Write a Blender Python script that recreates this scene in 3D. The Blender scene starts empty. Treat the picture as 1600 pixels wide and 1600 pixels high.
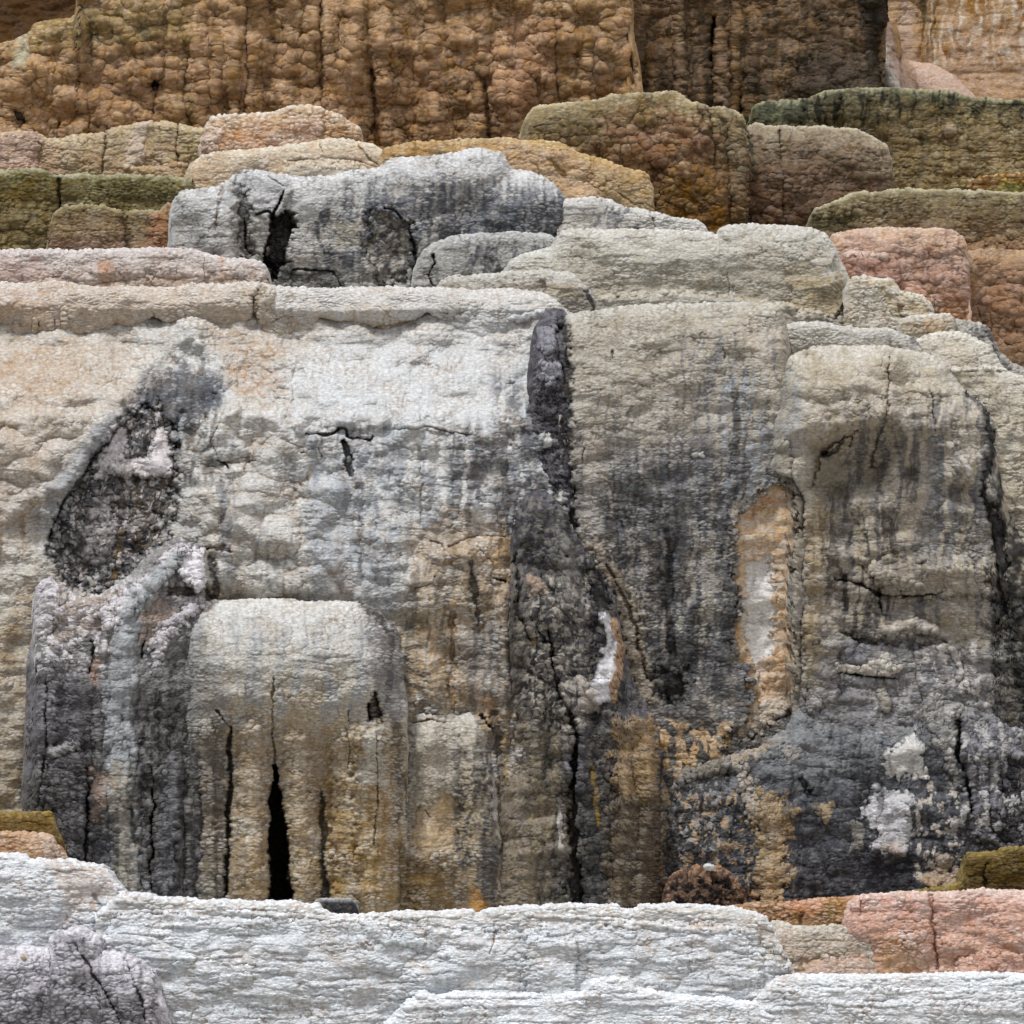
import bpy, math
import numpy as np
# ------------------------------------------------------------------ camera, sky, sun, exposure
S = 0.005          # metres per surface unit at the reference depth
D = 30.0           # camera distance to the reference depth
HZ = 1500.0        # surface row that lies at eye level
SP = 1.3           # mesh spacing in surface units
sc = bpy.context.scene
cd = bpy.data.cameras.new("camera"); cam = bpy.data.objects.new("camera", cd)
sc.collection.objects.link(cam); sc.camera = cam
cam.location = (0, -D, 0); cam.rotation_euler = (math.radians(90), 0, 0)
cd.sensor_width = 36; cd.lens = 36 * D / (1600 * S); cd.shift_y = (HZ - 800) / 1600
cd.clip_start = 0.5; cd.clip_end = 500
SUN_EL, SUN_AZ = 60, -44      # azimuth measured from the viewer's back, negative = from the left
w = bpy.data.worlds.new("World"); sc.world = w; w.use_nodes = True
nt = w.node_tree; bg = nt.nodes['Background']
sky = nt.nodes.new('ShaderNodeTexSky'); sky.sky_type = 'NISHITA'; sky.sun_disc = False
sky.sun_elevation = math.radians(SUN_EL); sky.sun_rotation = math.radians(180 + SUN_AZ)
sky.air_density = 1.0; sky.dust_density = 4.0
hs = nt.nodes.new('ShaderNodeHueSaturation'); hs.inputs['Saturation'].default_value = 0.6
nt.links.new(sky.outputs[0], hs.inputs['Color']); nt.links.new(hs.outputs[0], bg.inputs[0])
bg.inputs[1].default_value = 0.11
sl = bpy.data.lights.new("sun", 'SUN'); so = bpy.data.objects.new("sun", sl); sc.collection.objects.link(so)
sl.energy = 2.7; sl.angle = math.radians(11); sl.color = (1.0, 0.99, 0.975)
so.rotation_euler = (math.radians(90 - SUN_EL), 0, math.radians(SUN_AZ))
sc.view_settings.view_transform = 'Standard'; sc.view_settings.look = 'None'
sc.view_settings.exposure = 0.36; sc.view_settings.gamma = 1.0

# ------------------------------------------------------------------ noise
f4 = np.float32
rng = np.random.RandomState(7)
PERM = rng.permutation(4096).astype(np.int32)
ANG = rng.rand(4096) * 2 * np.pi
GX = np.cos(ANG).astype(f4); GY = np.sin(ANG).astype(f4)
R1_ = rng.rand(4096).astype(f4); R2_ = rng.rand(4096).astype(f4); R3_ = rng.rand(4096).astype(f4)
def hsh(i, j, s=0):
    return PERM[(PERM[(i + s * 131) & 4095] + j) & 4095]
def perlin(x, y, s=0):
    x = np.asarray(x, f4); y = np.asarray(y, f4)
    xf = np.floor(x); yf = np.floor(y); i = xf.astype(np.int32); j = yf.astype(np.int32)
    u = x - xf; v = y - yf
    a = hsh(i, j, s); b = hsh(i + 1, j, s); c = hsh(i, j + 1, s); d = hsh(i + 1, j + 1, s)
    fu = u * u * u * (u * (u * 6 - 15) + 10); fv = v * v * v * (v * (v * 6 - 15) + 10)
    n0 = GX[a] * u + GY[a] * v; n1 = GX[b] * (u - 1) + GY[b] * v
    n2 = GX[c] * u + GY[c] * (v - 1); n3 = GX[d] * (u - 1) + GY[d] * (v - 1)
    m0 = n0 + fu * (n1 - n0); m1 = n2 + fu * (n3 - n2)
    return (m0 + fv * (m1 - m0)) * 1.5
def fbm(x, y, o=3, s=0, g=0.5):
    r = 0; a = 1.0; f = 1.0
    for k in range(o):
        r = r + a * perlin(x * f, y * f, s + k); a *= g; f *= 2.03
    return r
def ridged(x, y, o=3, s=0):
    r = 0; a = 1.0; f = 1.0
    for k in range(o):
        r = r + a * (1 - np.abs(perlin(x * f, y * f, s + k)) * 2); a *= 0.5; f *= 2.07
    return r / 1.75
def worley(x, y, s=0, id_=False):
    x = np.asarray(x, f4); y = np.asarray(y, f4)
    i = np.floor(x).astype(np.int32); j = np.floor(y).astype(np.int32)
    u = x - i; v = y - j
    d1 = np.full(x.shape, 9, f4); d2 = np.full(x.shape, 9, f4); cid = np.zeros(x.shape, f4)
    for a in (-1, 0, 1):
        for b in (-1, 0, 1):
            h = hsh(i + a, j + b, s)
            dx = a + 0.1 + 0.8 * R1_[h] - u; dy = b + 0.1 + 0.8 * R2_[h] - v
            dd = dx * dx + dy * dy
            m = dd < d1
            d2 = np.where(m, d1, np.minimum(d2, dd)); d1 = np.where(m, dd, d1)
            if id_: cid = np.where(m, R3_[h], cid)
    d1 = np.sqrt(d1); d2 = np.sqrt(d2)
    return (d1, d2, cid) if id_ else (d1, d2)
def sst(a, b, x):
    t = np.clip((x - a) / (b - a), 0, 1); return t * t * (3 - 2 * t)
WARM = [1.01, 1.005, 1.0]   # overall stone tone, per group of formations
def C(h):
    v = [int(h[k:k + 2], 16) / 255 for k in (0, 2, 4)]
    a = np.array([c / 12.92 if c <= .04045 else ((c + .055) / 1.055) ** 2.4 for c in v], f4)
    return a * min(1.0, (float(a.mean()) / .16)) ** .5 * np.array(WARM, f4)
def dist_poly(x, y, pts, ws=None, closed=False):
    """distance to a polyline; with ws, distance divided by the width interpolated along it"""
    best = np.full(x.shape, 1e9, f4)
    n = len(pts)
    for k in range(n if closed else n - 1):
        ax, ay = pts[k]; bx, by = pts[(k + 1) % n]
        dx, dy = bx - ax, by - ay; L = dx * dx + dy * dy + 1e-6
        t = np.clip(((x - ax) * dx + (y - ay) * dy) / L, 0, 1)
        d = np.hypot(x - ax - t * dx, y - ay - t * dy)
        if ws is not None:
            d = d / (ws[k] + (ws[k + 1] - ws[k]) * t)
        best = np.minimum(best, d)
    return best
def inside(x, y, pts):
    r = np.zeros(x.shape, bool); n = len(pts)
    for k in range(n):
        ax, ay = pts[k]; bx, by = pts[(k + 1) % n]
        if ay == by: continue
        c = ((ay > y) != (by > y)) & (x < (bx - ax) * (y - ay) / (by - ay) + ax)
        r ^= c
    return r

# ------------------------------------------------------------------ features of a face
# stroke: pts + width(s);  area: polygon;  streaks: vertical stains in a box;  lumps: pillows in a polygon
def stroke(pts, w, amp=0, col=None, a=1.0, soft=0.6, warp=0.35, ns=14, ys=1.0, part=None, rock=0, wet=None, sd=0, kill=0):
    return dict(k='s', pts=pts, w=w, amp=amp, col=col, a=a, soft=soft, warp=warp, ns=ns, ys=ys, part=part, rock=rock, wet=wet, sd=sd, kill=kill)
def area(pts, amp=0, col=None, a=1.0, soft=8, warp=8, ns=18, ys=1.0, part=None, rock=0, wet=None, sd=3, col2=None, kill=0):
    return dict(k='a', pts=pts, amp=amp, col=col, a=a, soft=soft, warp=warp, ns=ns, ys=ys, part=part, rock=rock, wet=wet, sd=sd, col2=col2, kill=kill)
def streaks(x0, y0, x1, y1, col, a=.8, wx=9, wy=90, th=0.0, fade=40, sd=11, amp=0):
    return dict(k='v', box=(x0, y0, x1, y1), col=col, a=a, wx=wx, wy=wy, th=th, fade=fade, sd=sd, amp=amp)
def lumps(pts, sx, sy, amp, soft=30, sd=21, cav=None, a=0.5):
    return dict(k='l', pts=pts, sx=sx, sy=sy, amp=amp, soft=soft, sd=sd, cav=cav, a=a)
def bump(x, y, rx, ry, amp, col=None, a=1.0):
    return dict(k='b', c=(x, y, rx, ry), amp=amp, col=col, a=a)
def spots(pts, col, size=10, th=.25, a=.9, soft=12, sd=31, ys=1.0, amp=0):
    """scattered patches of another colour (mineral crust, lichen) inside a polygon"""
    return dict(k='p', pts=pts, col=col, size=size, th=th, a=a, soft=soft, sd=sd, ys=ys, amp=amp)

def feature(f, X, Y):
    """returns (index, mask, extra) for the vertices a feature touches"""
    if f['k'] == 's':
        w = f['w']; ws = w if isinstance(w, (list, tuple)) else [w] * len(f['pts'])
        m = max(ws) * 1.9 + 8
        xs = [p[0] for p in f['pts']]; ys = [p[1] for p in f['pts']]
        ix = np.nonzero((X > min(xs) - m) & (X < max(xs) + m) & (Y > min(ys) - m) & (Y < max(ys) + m))[0]
        x = X[ix]; y = Y[ix]
        if ix.size == 0: return ix, None
        q_ = 1.0 if max(ws) > 3 else .6
        d = dist_poly(x + q_ * (4 * perlin(x / 31, y / 27, 15) + 1.8 * perlin(x / 8, y / 8, 16)), y + q_ * 2.5 * perlin(x / 15, y / 15, 17), f['pts'], ws) + f['warp'] * fbm(x / f['ns'], y / (f['ns'] * f['ys']), 3, f['sd'])
        return ix, 1 - sst(1 - f['soft'], 1.0, d)
    if f['k'] in 'alp':
        m = 45
        xs = [p[0] for p in f['pts']]; ys = [p[1] for p in f['pts']]
        ix = np.nonzero((X > min(xs) - m) & (X < max(xs) + m) & (Y > min(ys) - m) & (Y < max(ys) + m))[0]
        x = X[ix]; y = Y[ix]
        if ix.size == 0: return ix, None
        d = dist_poly(x, y, f['pts'], closed=True); d = np.where(inside(x, y, f['pts']), d, -d)
        if f['k'] == 'a':
            dr = d
            d = d + f['warp'] * fbm(x / f['ns'], y / (f['ns'] * f['ys']), 4, f['sd'], .6)
            if abs(f['amp']) >= 8 and f['soft'] >= 16: f['_ma'] = sst(-f['soft'] * .6, f['soft'] * .6, dr + 5 * perlin(x / 34, y / 34, 18))
            return ix, sst(-f['soft'] / 2, f['soft'] / 2, d)
        m = sst(-f['soft'] / 2, f['soft'] / 2, d + f['soft'] * .5 * perlin(x / 30, y / 30, 5))
        if f['k'] == 'p':
            n = fbm(x / f['size'], y / (f['size'] * f['ys']), 4, f['sd'], .6)
            return ix, m * sst(f['th'] - .07, f['th'] + .07, n)
        return ix, m
    if f['k'] == 'v':
        x0, y0, x1, y1 = f['box']
        ix = np.nonzero((X > x0) & (X < x1) & (Y > y0) & (Y < y1))[0]
        if ix.size == 0: return ix, None
        x = X[ix]; y = Y[ix]
        xx = x + 12 * perlin(x / 55, y / 70, 9) + 5 * perlin(x / 17, y / 23, 8)
        n = fbm(xx / (f['wx'] * 1.15), (y + 25 * perlin(x / 30, y / 45, 19)) / f['wy'] + .618 * xx / f['wx'], 2, f['sd'], .5) + .24 * fbm(x / 18, y / 26, 3, f['sd'] + 60, .6)
        e = sst(0, f['fade'], y - y0 + 30 * perlin(x / 8, x * 0, 4)) * sst(0, f['fade'], y1 - y + 30 * perlin(x / 8, x * 0 + 3, 4)) * sst(0, 18, x - x0) * sst(0, 18, x1 - x)
        brk = .85 + .6 * fbm(x / 13, y / 10, 2, 14)
        return ix, e * sst(f['th'] - .12, f['th'] + .3, n + .3 * perlin(x / 5, y / 5, 13)) * np.clip(brk + .2, .25, 1)
    if f['k'] == 'b':
        cx, cy, rx, ry = f['c']
        ix = np.nonzero((np.abs(X - cx) < rx) & (np.abs(Y - cy) < ry))[0]
        if ix.size == 0: return ix, None
        r = np.sqrt(((X[ix] - cx) / rx) ** 2 + ((Y[ix] - cy) / ry) ** 2)
        return ix, np.clip(1 - r * r, 0, 1) ** 1.2

MATS = {}
def rockmat():
    m = bpy.data.materials.new("travertine"); m.use_nodes = True
    n = m.node_tree.nodes; l = m.node_tree.links; b = n['Principled BSDF']
    at = n.new('ShaderNodeAttribute'); at.attribute_name = 'Col'
    tc = n.new('ShaderNodeTexCoord')
    mp = n.new('ShaderNodeMapping'); mp.inputs['Scale'].default_value = (1, 1, 2.2); l.new(tc.outputs['Object'], mp.inputs[0])
    n1 = n.new('ShaderNodeTexNoise'); n1.inputs['Scale'].default_value = 38; n1.inputs['Detail'].default_value = 7; n1.inputs['Roughness'].default_value = .68
    l.new(mp.outputs[0], n1.inputs['Vector'])
    n2 = n.new('ShaderNodeTexNoise'); n2.inputs['Scale'].default_value = 9; n2.inputs['Detail'].default_value = 5
    l.new(tc.outputs['Object'], n2.inputs['Vector'])
    r1 = n.new('ShaderNodeMapRange'); r1.inputs[1].default_value = .3; r1.inputs[2].default_value = .7; r1.inputs[3].default_value = .76; r1.inputs[4].default_value = 1.24
    l.new(n1.outputs['Fac'], r1.inputs[0])
    mx = n.new('ShaderNodeMix'); mx.data_type = 'RGBA'; mx.blend_type = 'MULTIPLY'; mx.inputs[0].default_value = 1
    l.new(at.outputs['Color'], mx.inputs[6]); l.new(r1.outputs[0], mx.inputs[7])
    hsn = n.new('ShaderNodeHueSaturation')
    r2 = n.new('ShaderNodeMapRange'); r2.inputs[1].default_value = .3; r2.inputs[2].default_value = .7; r2.inputs[3].default_value = .8; r2.inputs[4].default_value = 1.1
    l.new(n2.outputs['Fac'], r2.inputs[0]); l.new(r2.outputs[0], hsn.inputs['Saturation'])
    l.new(mx.outputs[2], hsn.inputs['Color']); l.new(hsn.outputs[0], b.inputs['Base Color'])
    rr = n.new('ShaderNodeMapRange'); rr.inputs[1].default_value = 0; rr.inputs[2].default_value = 1; rr.inputs[3].default_value = .92; rr.inputs[4].default_value = .28
    l.new(at.outputs['Alpha'], rr.inputs[0]); l.new(rr.outputs[0], b.inputs['Roughness'])
    b.inputs['Specular IOR Level'].default_value = .1
    vo = n.new('ShaderNodeTexVoronoi'); vo.inputs['Scale'].default_value = 62; l.new(mp.outputs[0], vo.inputs['Vector'])
    ad = n.new('ShaderNodeMath'); ad.operation = 'MULTIPLY_ADD'; ad.inputs[1].default_value = -.55
    l.new(vo.outputs['Distance'], ad.inputs[0]); l.new(n1.outputs['Fac'], ad.inputs[2])
    bp = n.new('ShaderNodeBump'); bp.inputs['Strength'].default_value = .65; bp.inputs['Distance'].default_value = .012
    l.new(ad.outputs[0], bp.inputs['Height']); l.new(bp.outputs[0], b.inputs['Normal'])
    return m
ROCK = rockmat()

def mesh_obj(name, V, Q, Cc, parent=None):
    me = bpy.data.meshes.new(name)
    nv, nq = len(V), len(Q)
    me.vertices.add(nv); me.vertices.foreach_set('co', V.astype(f4).ravel())
    me.loops.add(nq * 4); me.loops.foreach_set('vertex_index', Q.astype(np.int32).ravel())
    me.polygons.add(nq); me.polygons.foreach_set('loop_start', np.arange(0, nq * 4, 4, dtype=np.int32))
    me.update(calc_edges=True)
    me.polygons.foreach_set('use_smooth', np.ones(nq, bool))
    ca = me.color_attributes.new('Col', 'FLOAT_COLOR', 'POINT'); ca.data.foreach_set('color', Cc.astype(f4).ravel())
    me.materials.append(ROCK)
    o = bpy.data.objects.new(name, me); sc.collection.objects.link(o)
    if parent: o.parent = parent
    return o

def interp(pts, x):
    return np.interp(x, [p[0] for p in pts], [p[1] for p in pts])

def sheet(name, label, cat, rim, bot, dep, base, prof=((0, 0), (400, 0)), absprof=False, lip=10, roll=40, rollamp=.35,
          back=300, scl=1.0, bot_amp=0.0, bots=26, lump=6, colw=0, colamp=0, cav=None, cavk=.45, tip=None, tipk=.25,
          feats=(), curl=0, group=None, wet=0.0, rimn=1.5, patch=None, patchk=.5, rock=0.0, ends=(0, 0), spx=None, rockc=None,
          sx=12, sy=4.2, ledge=1.0, crack=.7, seed=0, labels=None):
    """one formation: a face that hangs from its rim, rounded over a lip into a top that runs back into the hill"""
    sp = spx or SP
    x0, x1 = rim[0][0], rim[-1][0]
    xs = []
    x = x0
    while x < x1:
        xs.append(x); x += sp if -12 < x < 1612 else 7
    xs.append(x1); xs = np.array(xs, f4)
    nb = 12
    ry = interp(rim, xs) + rimn * (1.2 * perlin(xs / 26, xs * 0 + seed, 2) + .8 * perlin(xs / 7, xs * 0 + seed, 3) + .5 * perlin(xs / 3.1, xs * 0, 3))
    by = interp(bot, xs) if not np.isscalar(bot) else np.full(xs.shape, bot)
    by = np.maximum(by, ry + 4)
    nf = int(np.ceil((by - ry).max() / sp)) + 1
    t = np.linspace(0, 1, nf)[:, None]
    PY = ry[None, :] * (1 - t) + by[None, :] * t
    PX = np.repeat(xs[None, :], nf, 0)
    bk = (np.linspace(0, 1, nb + 1)[1:] ** 2.0)[::-1][:, None] * back
    PXb = np.repeat(xs[None, :], nb, 0)
    PX = np.vstack([PXb, PX]).astype(f4)
    sh = PX.shape
    surfY = np.vstack([ry[None, :] - bk, PY]).astype(f4)      # coordinate running along the surface, for textures
    PY = np.vstack([np.repeat(ry[None, :], nb, 0) + bk * .02, PY]).astype(f4)
    BK = np.vstack([np.repeat(bk, len(xs), 1), np.zeros((nf, len(xs)))]).astype(f4)
    X = PX.ravel(); Y = PY.ravel(); SY = surfY.ravel(); B = BK.ravel(); R = np.tile(ry, sh[0]).astype(f4)
    d = dist_poly(X, Y, rim).astype(f4)
    d = np.where(B > 0, 0, np.minimum(d, np.maximum(Y - R, 0)))
    Zd = np.full(X.shape, dep, f4)
    Zd += interp(prof, Y if absprof else np.maximum(Y - R, 0)).astype(f4)
    q = np.clip(1 - d / lip, 0, 1); Zd += lip * .7 * (1 - np.sqrt(np.maximum(1 - q * q, 0)))
    q = np.clip(1 - d / roll, 0, 1); Zd += roll * rollamp * .75 * q ** 2.2
    for e, dx in ((ends[0], X - x0), (ends[1], x1 - X)):
        if e:
            q = np.clip(1 - dx / e, 0, 1); Zd += e * (1 - np.sqrt(np.maximum(1 - q * q, 0)))
    if curl:
        bb = np.tile(by, sh[0]).astype(f4); q = np.clip(1 - (bb - Y) / curl, 0, 1); Zd += curl * 1.3 * q ** 2.5
    # broad relief
    Zd -= lump * fbm(X / 70, SY / 48, 3, 40 + seed)
    if colamp:
        xx = X + 10 * perlin(X / 60, SY / 110, 44)
        cnz = perlin(xx / colw, SY / (colw * 9), 45 + seed); Zd -= colamp * (1 - np.abs(cnz) * 2.2) * sst(0, 60, Y - R) * np.clip(.75 + 1.2 * perlin(X / 130, SY / 100, 49 + seed), .1, 1.2)
    if ledge:   # thin stacked rimstone ledges
        yy = (SY + 9 * perlin(X / 110, SY / 60, 46 + seed) + 3 * perlin(X / 30, SY / 30, 47)) / 12.5
        fr = yy - np.floor(yy); on = np.clip(.35 + 1.3 * perlin(X / 60 + 7 * np.floor(yy), np.floor(yy) * 3.7, 48), 0, 1)
        Zd += ledge * 2.6 * on * (sst(.72, .98, fr) - fr * .8) * sst(0, 6, Y - R)
    # colour of the stone
    col = np.zeros((X.size, 4), f4)
    ty = np.maximum(Y - R, 0)
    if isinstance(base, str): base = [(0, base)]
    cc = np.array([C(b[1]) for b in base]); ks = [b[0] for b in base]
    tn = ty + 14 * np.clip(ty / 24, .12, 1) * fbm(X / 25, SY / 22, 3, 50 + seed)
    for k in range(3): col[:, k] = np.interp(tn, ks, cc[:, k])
    if patch:
        pm = sst(-.05, .5, fbm(X / 34, SY / 26, 4, 60 + seed, .6))[:, None] * patchk; col[:, :3] = col[:, :3] * (1 - pm) + C(patch) * pm
    col[:, 3] = wet
    rk = np.full(X.shape, rock, f4); kill = np.ones(X.shape, f4)
    pid = np.zeros(X.shape, np.int32); parts = []
    touched = np.zeros(X.shape, f4)
    for f in feats:
        ix, m = feature(f, X, SY)
        if m is None or ix.size == 0: continue
        m = m.astype(f4)
        if f['k'] == 'l':
            a1, a2 = worley(X[ix] / f['sx'] + .3 * perlin(X[ix] / 40, SY[ix] / 40, 6), SY[ix] / f['sy'] + .3 * perlin(X[ix] / 40, SY[ix] / 40, 7), f['sd'])
            h = 1 - np.clip(a1 * 1.25, 0, 1) ** 2
            Zd[ix] -= f['amp'] * h * m
            if f['cav']:
                c_ = (m * f['a'] * sst(.25, 0, a2 - a1))[:, None]; col[ix, :3] = col[ix, :3] * (1 - c_) + C(f['cav']) * c_
            continue
        Zd[ix] -= f.get('amp', 0) * f.pop('_ma', m)
        if f['col']:
            mm = (m * f['a'])[:, None]
            cl = C(f['col'])[None, :]
            if f.get('col2'):
                n_ = sst(-.25, .3, fbm(X[ix] / 13, SY[ix] / 11, 4, 77 + f['sd'], .65))[:, None]; cl = cl * (1 - n_) + C(f['col2']) * n_
            col[ix, :3] = col[ix, :3] * (1 - mm) + cl * mm
            if f['k'] != 'v': touched[ix] = np.maximum(touched[ix], m * f['a'])
        if f.get('rock'): rk[ix] = np.maximum(rk[ix], f['rock'] * m)
        if f.get('kill'): kill[ix] *= 1 - f['kill'] * m; rk[ix] *= 1 - f['kill'] * m
        if f.get('wet') is not None: col[ix, 3] = col[ix, 3] * (1 - m) + f['wet'] * m
        if f.get('part'):
            if f['part'] not in [None] : parts.append(f['part'])
            pid[ix[m > .5]] = len(parts)
    # fine relief: little scale-like rimstone ripples, grape-like knobs, broken rock
    wx_ = 3.2 * perlin(X / 17, SY / 15, 70); wy_ = 3.0 * perlin(X / 26, SY / 21, 71) + 1.2 * perlin(X / 8, SY / 9, 72)
    a1, a2, cid = worley((X + wx_) / sx, (SY + wy_) / sy, 80 + seed, True)
    edge = np.clip((a2 - a1) * 1.6, 0, 1)
    hs_ = (1 - np.clip(a1, 0, 1) ** 2) * .5 + np.clip((a2 - a1) * 2.6, 0, 1) * .5
    hs_ = hs_ * (.65 + .6 * cid)
    act = np.clip(.68 + 1.1 * fbm(X / 60, SY / 34, 2, 73), .15, 1.4) + .3 * np.exp(-ty / 22)
    micro = scl * 2.1 * hs_ * act * (1 - .6 * rk) * kill
    micro += scl * .7 * fbm(X / 5, SY / 3.6, 2, 74) * kill
    if bot_amp:
        bm = sst(0, 50, ty + 20 * perlin(X / 30, SY / 30, 75)) * .85 + .15
        b1, b2 = worley((X + wx_ * 1.5) / bots, (SY + wy_ * 1.5) / (bots * .8), 90 + seed)
        c1, c2 = worley((X + wx_) / (bots * .42), (SY + wy_) / (bots * .36), 91 + seed)
        hb = 1 - np.clip(b1 * 1.15, 0, 1) ** 2; hc = 1 - np.clip(c1 * 1.1, 0, 1) ** 2
        e1, e2 = worley((X + wx_) / 6.5, (SY + wy_) / 6.0, 92 + seed)
        micro += bot_amp * bm * (hb * .62 * np.clip(.8 + perlin(X / 60, SY / 60, 93), .3, 1.3) + hc * .42 + .2 * (1 - np.clip(e1 * 1.1, 0, 1) ** 2)) * kill
        hs_ = hs_ * .5 + .5 * (hb * .5 + hc * .5)
    if rk.max() > 0:
        rk0 = rock
        rr = ridged(X / 26, SY / 38, 4, 95 + seed)
        r1, r2, rid = worley((X + 5 * perlin(X / 12, SY / 12, 96)) / 19, (SY + 5 * perlin(X / 11, SY / 13, 97)) / 24, 98 + seed, True)
        micro += rk * (5.5 * rr + 4.5 * (rid - .5) * np.clip((r2 - r1) * 4, 0, 1) + 2.4 * fbm(X / 5, SY / 4.5, 3, 99, .7) + 2.4 * ridged(X / 9, SY / 8, 3, 103))
        if rockc is not None and rk0 > 0:
            n_ = (rk0 * (1 - .8 * touched) * sst(-.1, .35, fbm(X / 11, SY / 13, 4, 101 + seed, .65)) * .75)[:, None]; col[:, :3] = col[:, :3] * (1 - n_) + C(rockc) * n_
    # crackle: open seams between crust plates
    k1, k2 = worley((X + 9 * perlin(X / 16, SY / 16, 120) + 3 * perlin(X / 5, SY / 5, 122)) / 30, (SY + 9 * perlin(X / 15, SY / 17, 121) + 3 * perlin(X / 6, SY / 5, 123)) / 25, 124 + seed)
    seam = sst(.10, .01, k2 - k1) * np.clip(.15 + 1.4 * perlin(X / 70, SY / 60, 125 + seed), 0, 1) * (1 - .7 * rk) * crack
    micro -= 3.2 * seam * kill
    dkf = np.clip(col[:, :3].mean(1) / .09, .05, 1)
    if cav:
        k_ = (.75 * seam * kill * dkf)[:, None]; col[:, :3] = col[:, :3] * (1 - k_) + C(cav) * k_
    if cav:   # mineral residue that stays in the seams between the ripples
        k_ = (1.25 * cavk * np.clip(1.15 - 1.5 * hs_, 0, 1) * np.clip(.55 + 1.2 * perlin(X / 45, SY / 38, 76), .1, 1.2) * (1 - .6 * rk) * dkf)[:, None]
        col[:, :3] = col[:, :3] * (1 - k_) + C(cav) * k_
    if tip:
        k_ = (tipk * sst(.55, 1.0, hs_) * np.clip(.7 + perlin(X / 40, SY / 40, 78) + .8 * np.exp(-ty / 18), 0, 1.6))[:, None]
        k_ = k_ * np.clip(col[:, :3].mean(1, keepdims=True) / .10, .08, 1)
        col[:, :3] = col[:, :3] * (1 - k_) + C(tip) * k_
    col[:, :3] *= (1 + .2 * fbm(X / 6, SY / 3.6, 3, 79 + seed, .7))[:, None]
    col[:, :3] = np.clip(col[:, :3], .004, .82)
    Yw = Zd * S + B * S
    k = (D + Yw) / D
    V = np.stack([(X - 800) * S * k, Yw, (HZ - Y) * S * k], 1)
    kk = (D + (Zd * S)) / D
    V[:, 2] = np.where(B > 0, (HZ - Y) * S * kk, V[:, 2]); V[:, 0] = np.where(B > 0, (X - 800) * S * kk, V[:, 0])
    G = V.reshape(sh + (3,))
    du = np.gradient(G, axis=1); dv = np.gradient(G, axis=0)
    N = np.cross(dv, du); N /= np.linalg.norm(N, axis=2, keepdims=True) + 1e-12
    N = N.reshape(-1, 3)
    V = V + N * (micro * S)[:, None]
    ny, nx = sh
    idx = np.arange(ny * nx).reshape(ny, nx)
    Q = np.stack([idx[1:, :-1].ravel(), idx[1:, 1:].ravel(), idx[:-1, 1:].ravel(), idx[:-1, :-1].ravel()], 1)
    fp = pid[Q].max(1) if parts else np.zeros(len(Q), int)
    root = None
    loc = np.array([V[:, 0].mean(), V[:, 1].min(), V[:, 2].min()])
    def emit(nm, sel, parent):
        q_ = Q[sel]
        if len(q_) < 6: return None
        u, inv = np.unique(q_, return_inverse=True)
        return mesh_obj(nm, V[u] - loc, inv.reshape(-1, 4), col[u], parent)
    root = emit(name, fp == 0, None); root.location = loc
    root['label'] = label; root['category'] = cat
    if group: root['group'] = group
    elif name == 'terrace': root['group'] = 'mineral terraces stepping up the slope'
    kids = {}
    for i, p in enumerate(parts):
        pth = p.split('>')
        par = kids.get(pth[0].strip(), root) if len(pth) > 1 else root
        nm = pth[-1].strip().split('|')
        o = emit(nm[0], fp == i + 1, par)
        if o is not None:
            kids[nm[0]] = o
            if len(nm) > 1: o['label'] = nm[1]
    return root

# ------------------------------------------------------------------ ground and hillside behind the terraces
def plainsheet(name, pts_fn, nx, ny, col1, col2, sd):
    u, v = np.meshgrid(np.linspace(0, 1, nx), np.linspace(0, 1, ny))
    V = pts_fn(u.ravel().astype(f4), v.ravel().astype(f4))
    idx = np.arange(nx * ny).reshape(ny, nx)
    Q = np.stack([idx[:-1, :-1].ravel(), idx[:-1, 1:].ravel(), idx[1:, 1:].ravel(), idx[1:, :-1].ravel()], 1)
    n = sst(-.3, .4, fbm(V[:, 0] * .7, (V[:, 1] + V[:, 2]) * .7, 4, sd))[:, None]
    Cc = np.ones((len(V), 4), f4); Cc[:, :3] = C(col1) * (1 - n) + C(col2) * n; Cc[:, 3] = 0
    o = mesh_obj(name, V, Q, Cc); o['kind'] = 'structure'; return o
plainsheet('ground', lambda u, v: np.stack([(u - .5) * 160, -70 + v * 69.5, -1.25 + .12 * fbm(u * 60, v * 30, 3, 5)], 1), 200, 120, 'b9bab8', 'a89c88', 3)
plainsheet('hillside', lambda u, v: np.stack([(u - .5) * 60, 8.3 + v * 8 - 9.5 * np.clip(np.abs(u - .5) * 4 - .62, 0, 1) + .5 * fbm(u * 20, v * 9, 4, 6), -1.6 + v * 15], 1), 220, 120, '7d6448', '9a8468', 4)

DK = '2e2c2d'; GR = '66666a'; BG = '8d9297'; LG = 'a9aaaa'
full = lambda a, b, c_, d: [(a, b), (c_, b), (c_, d), (a, d)]
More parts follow.
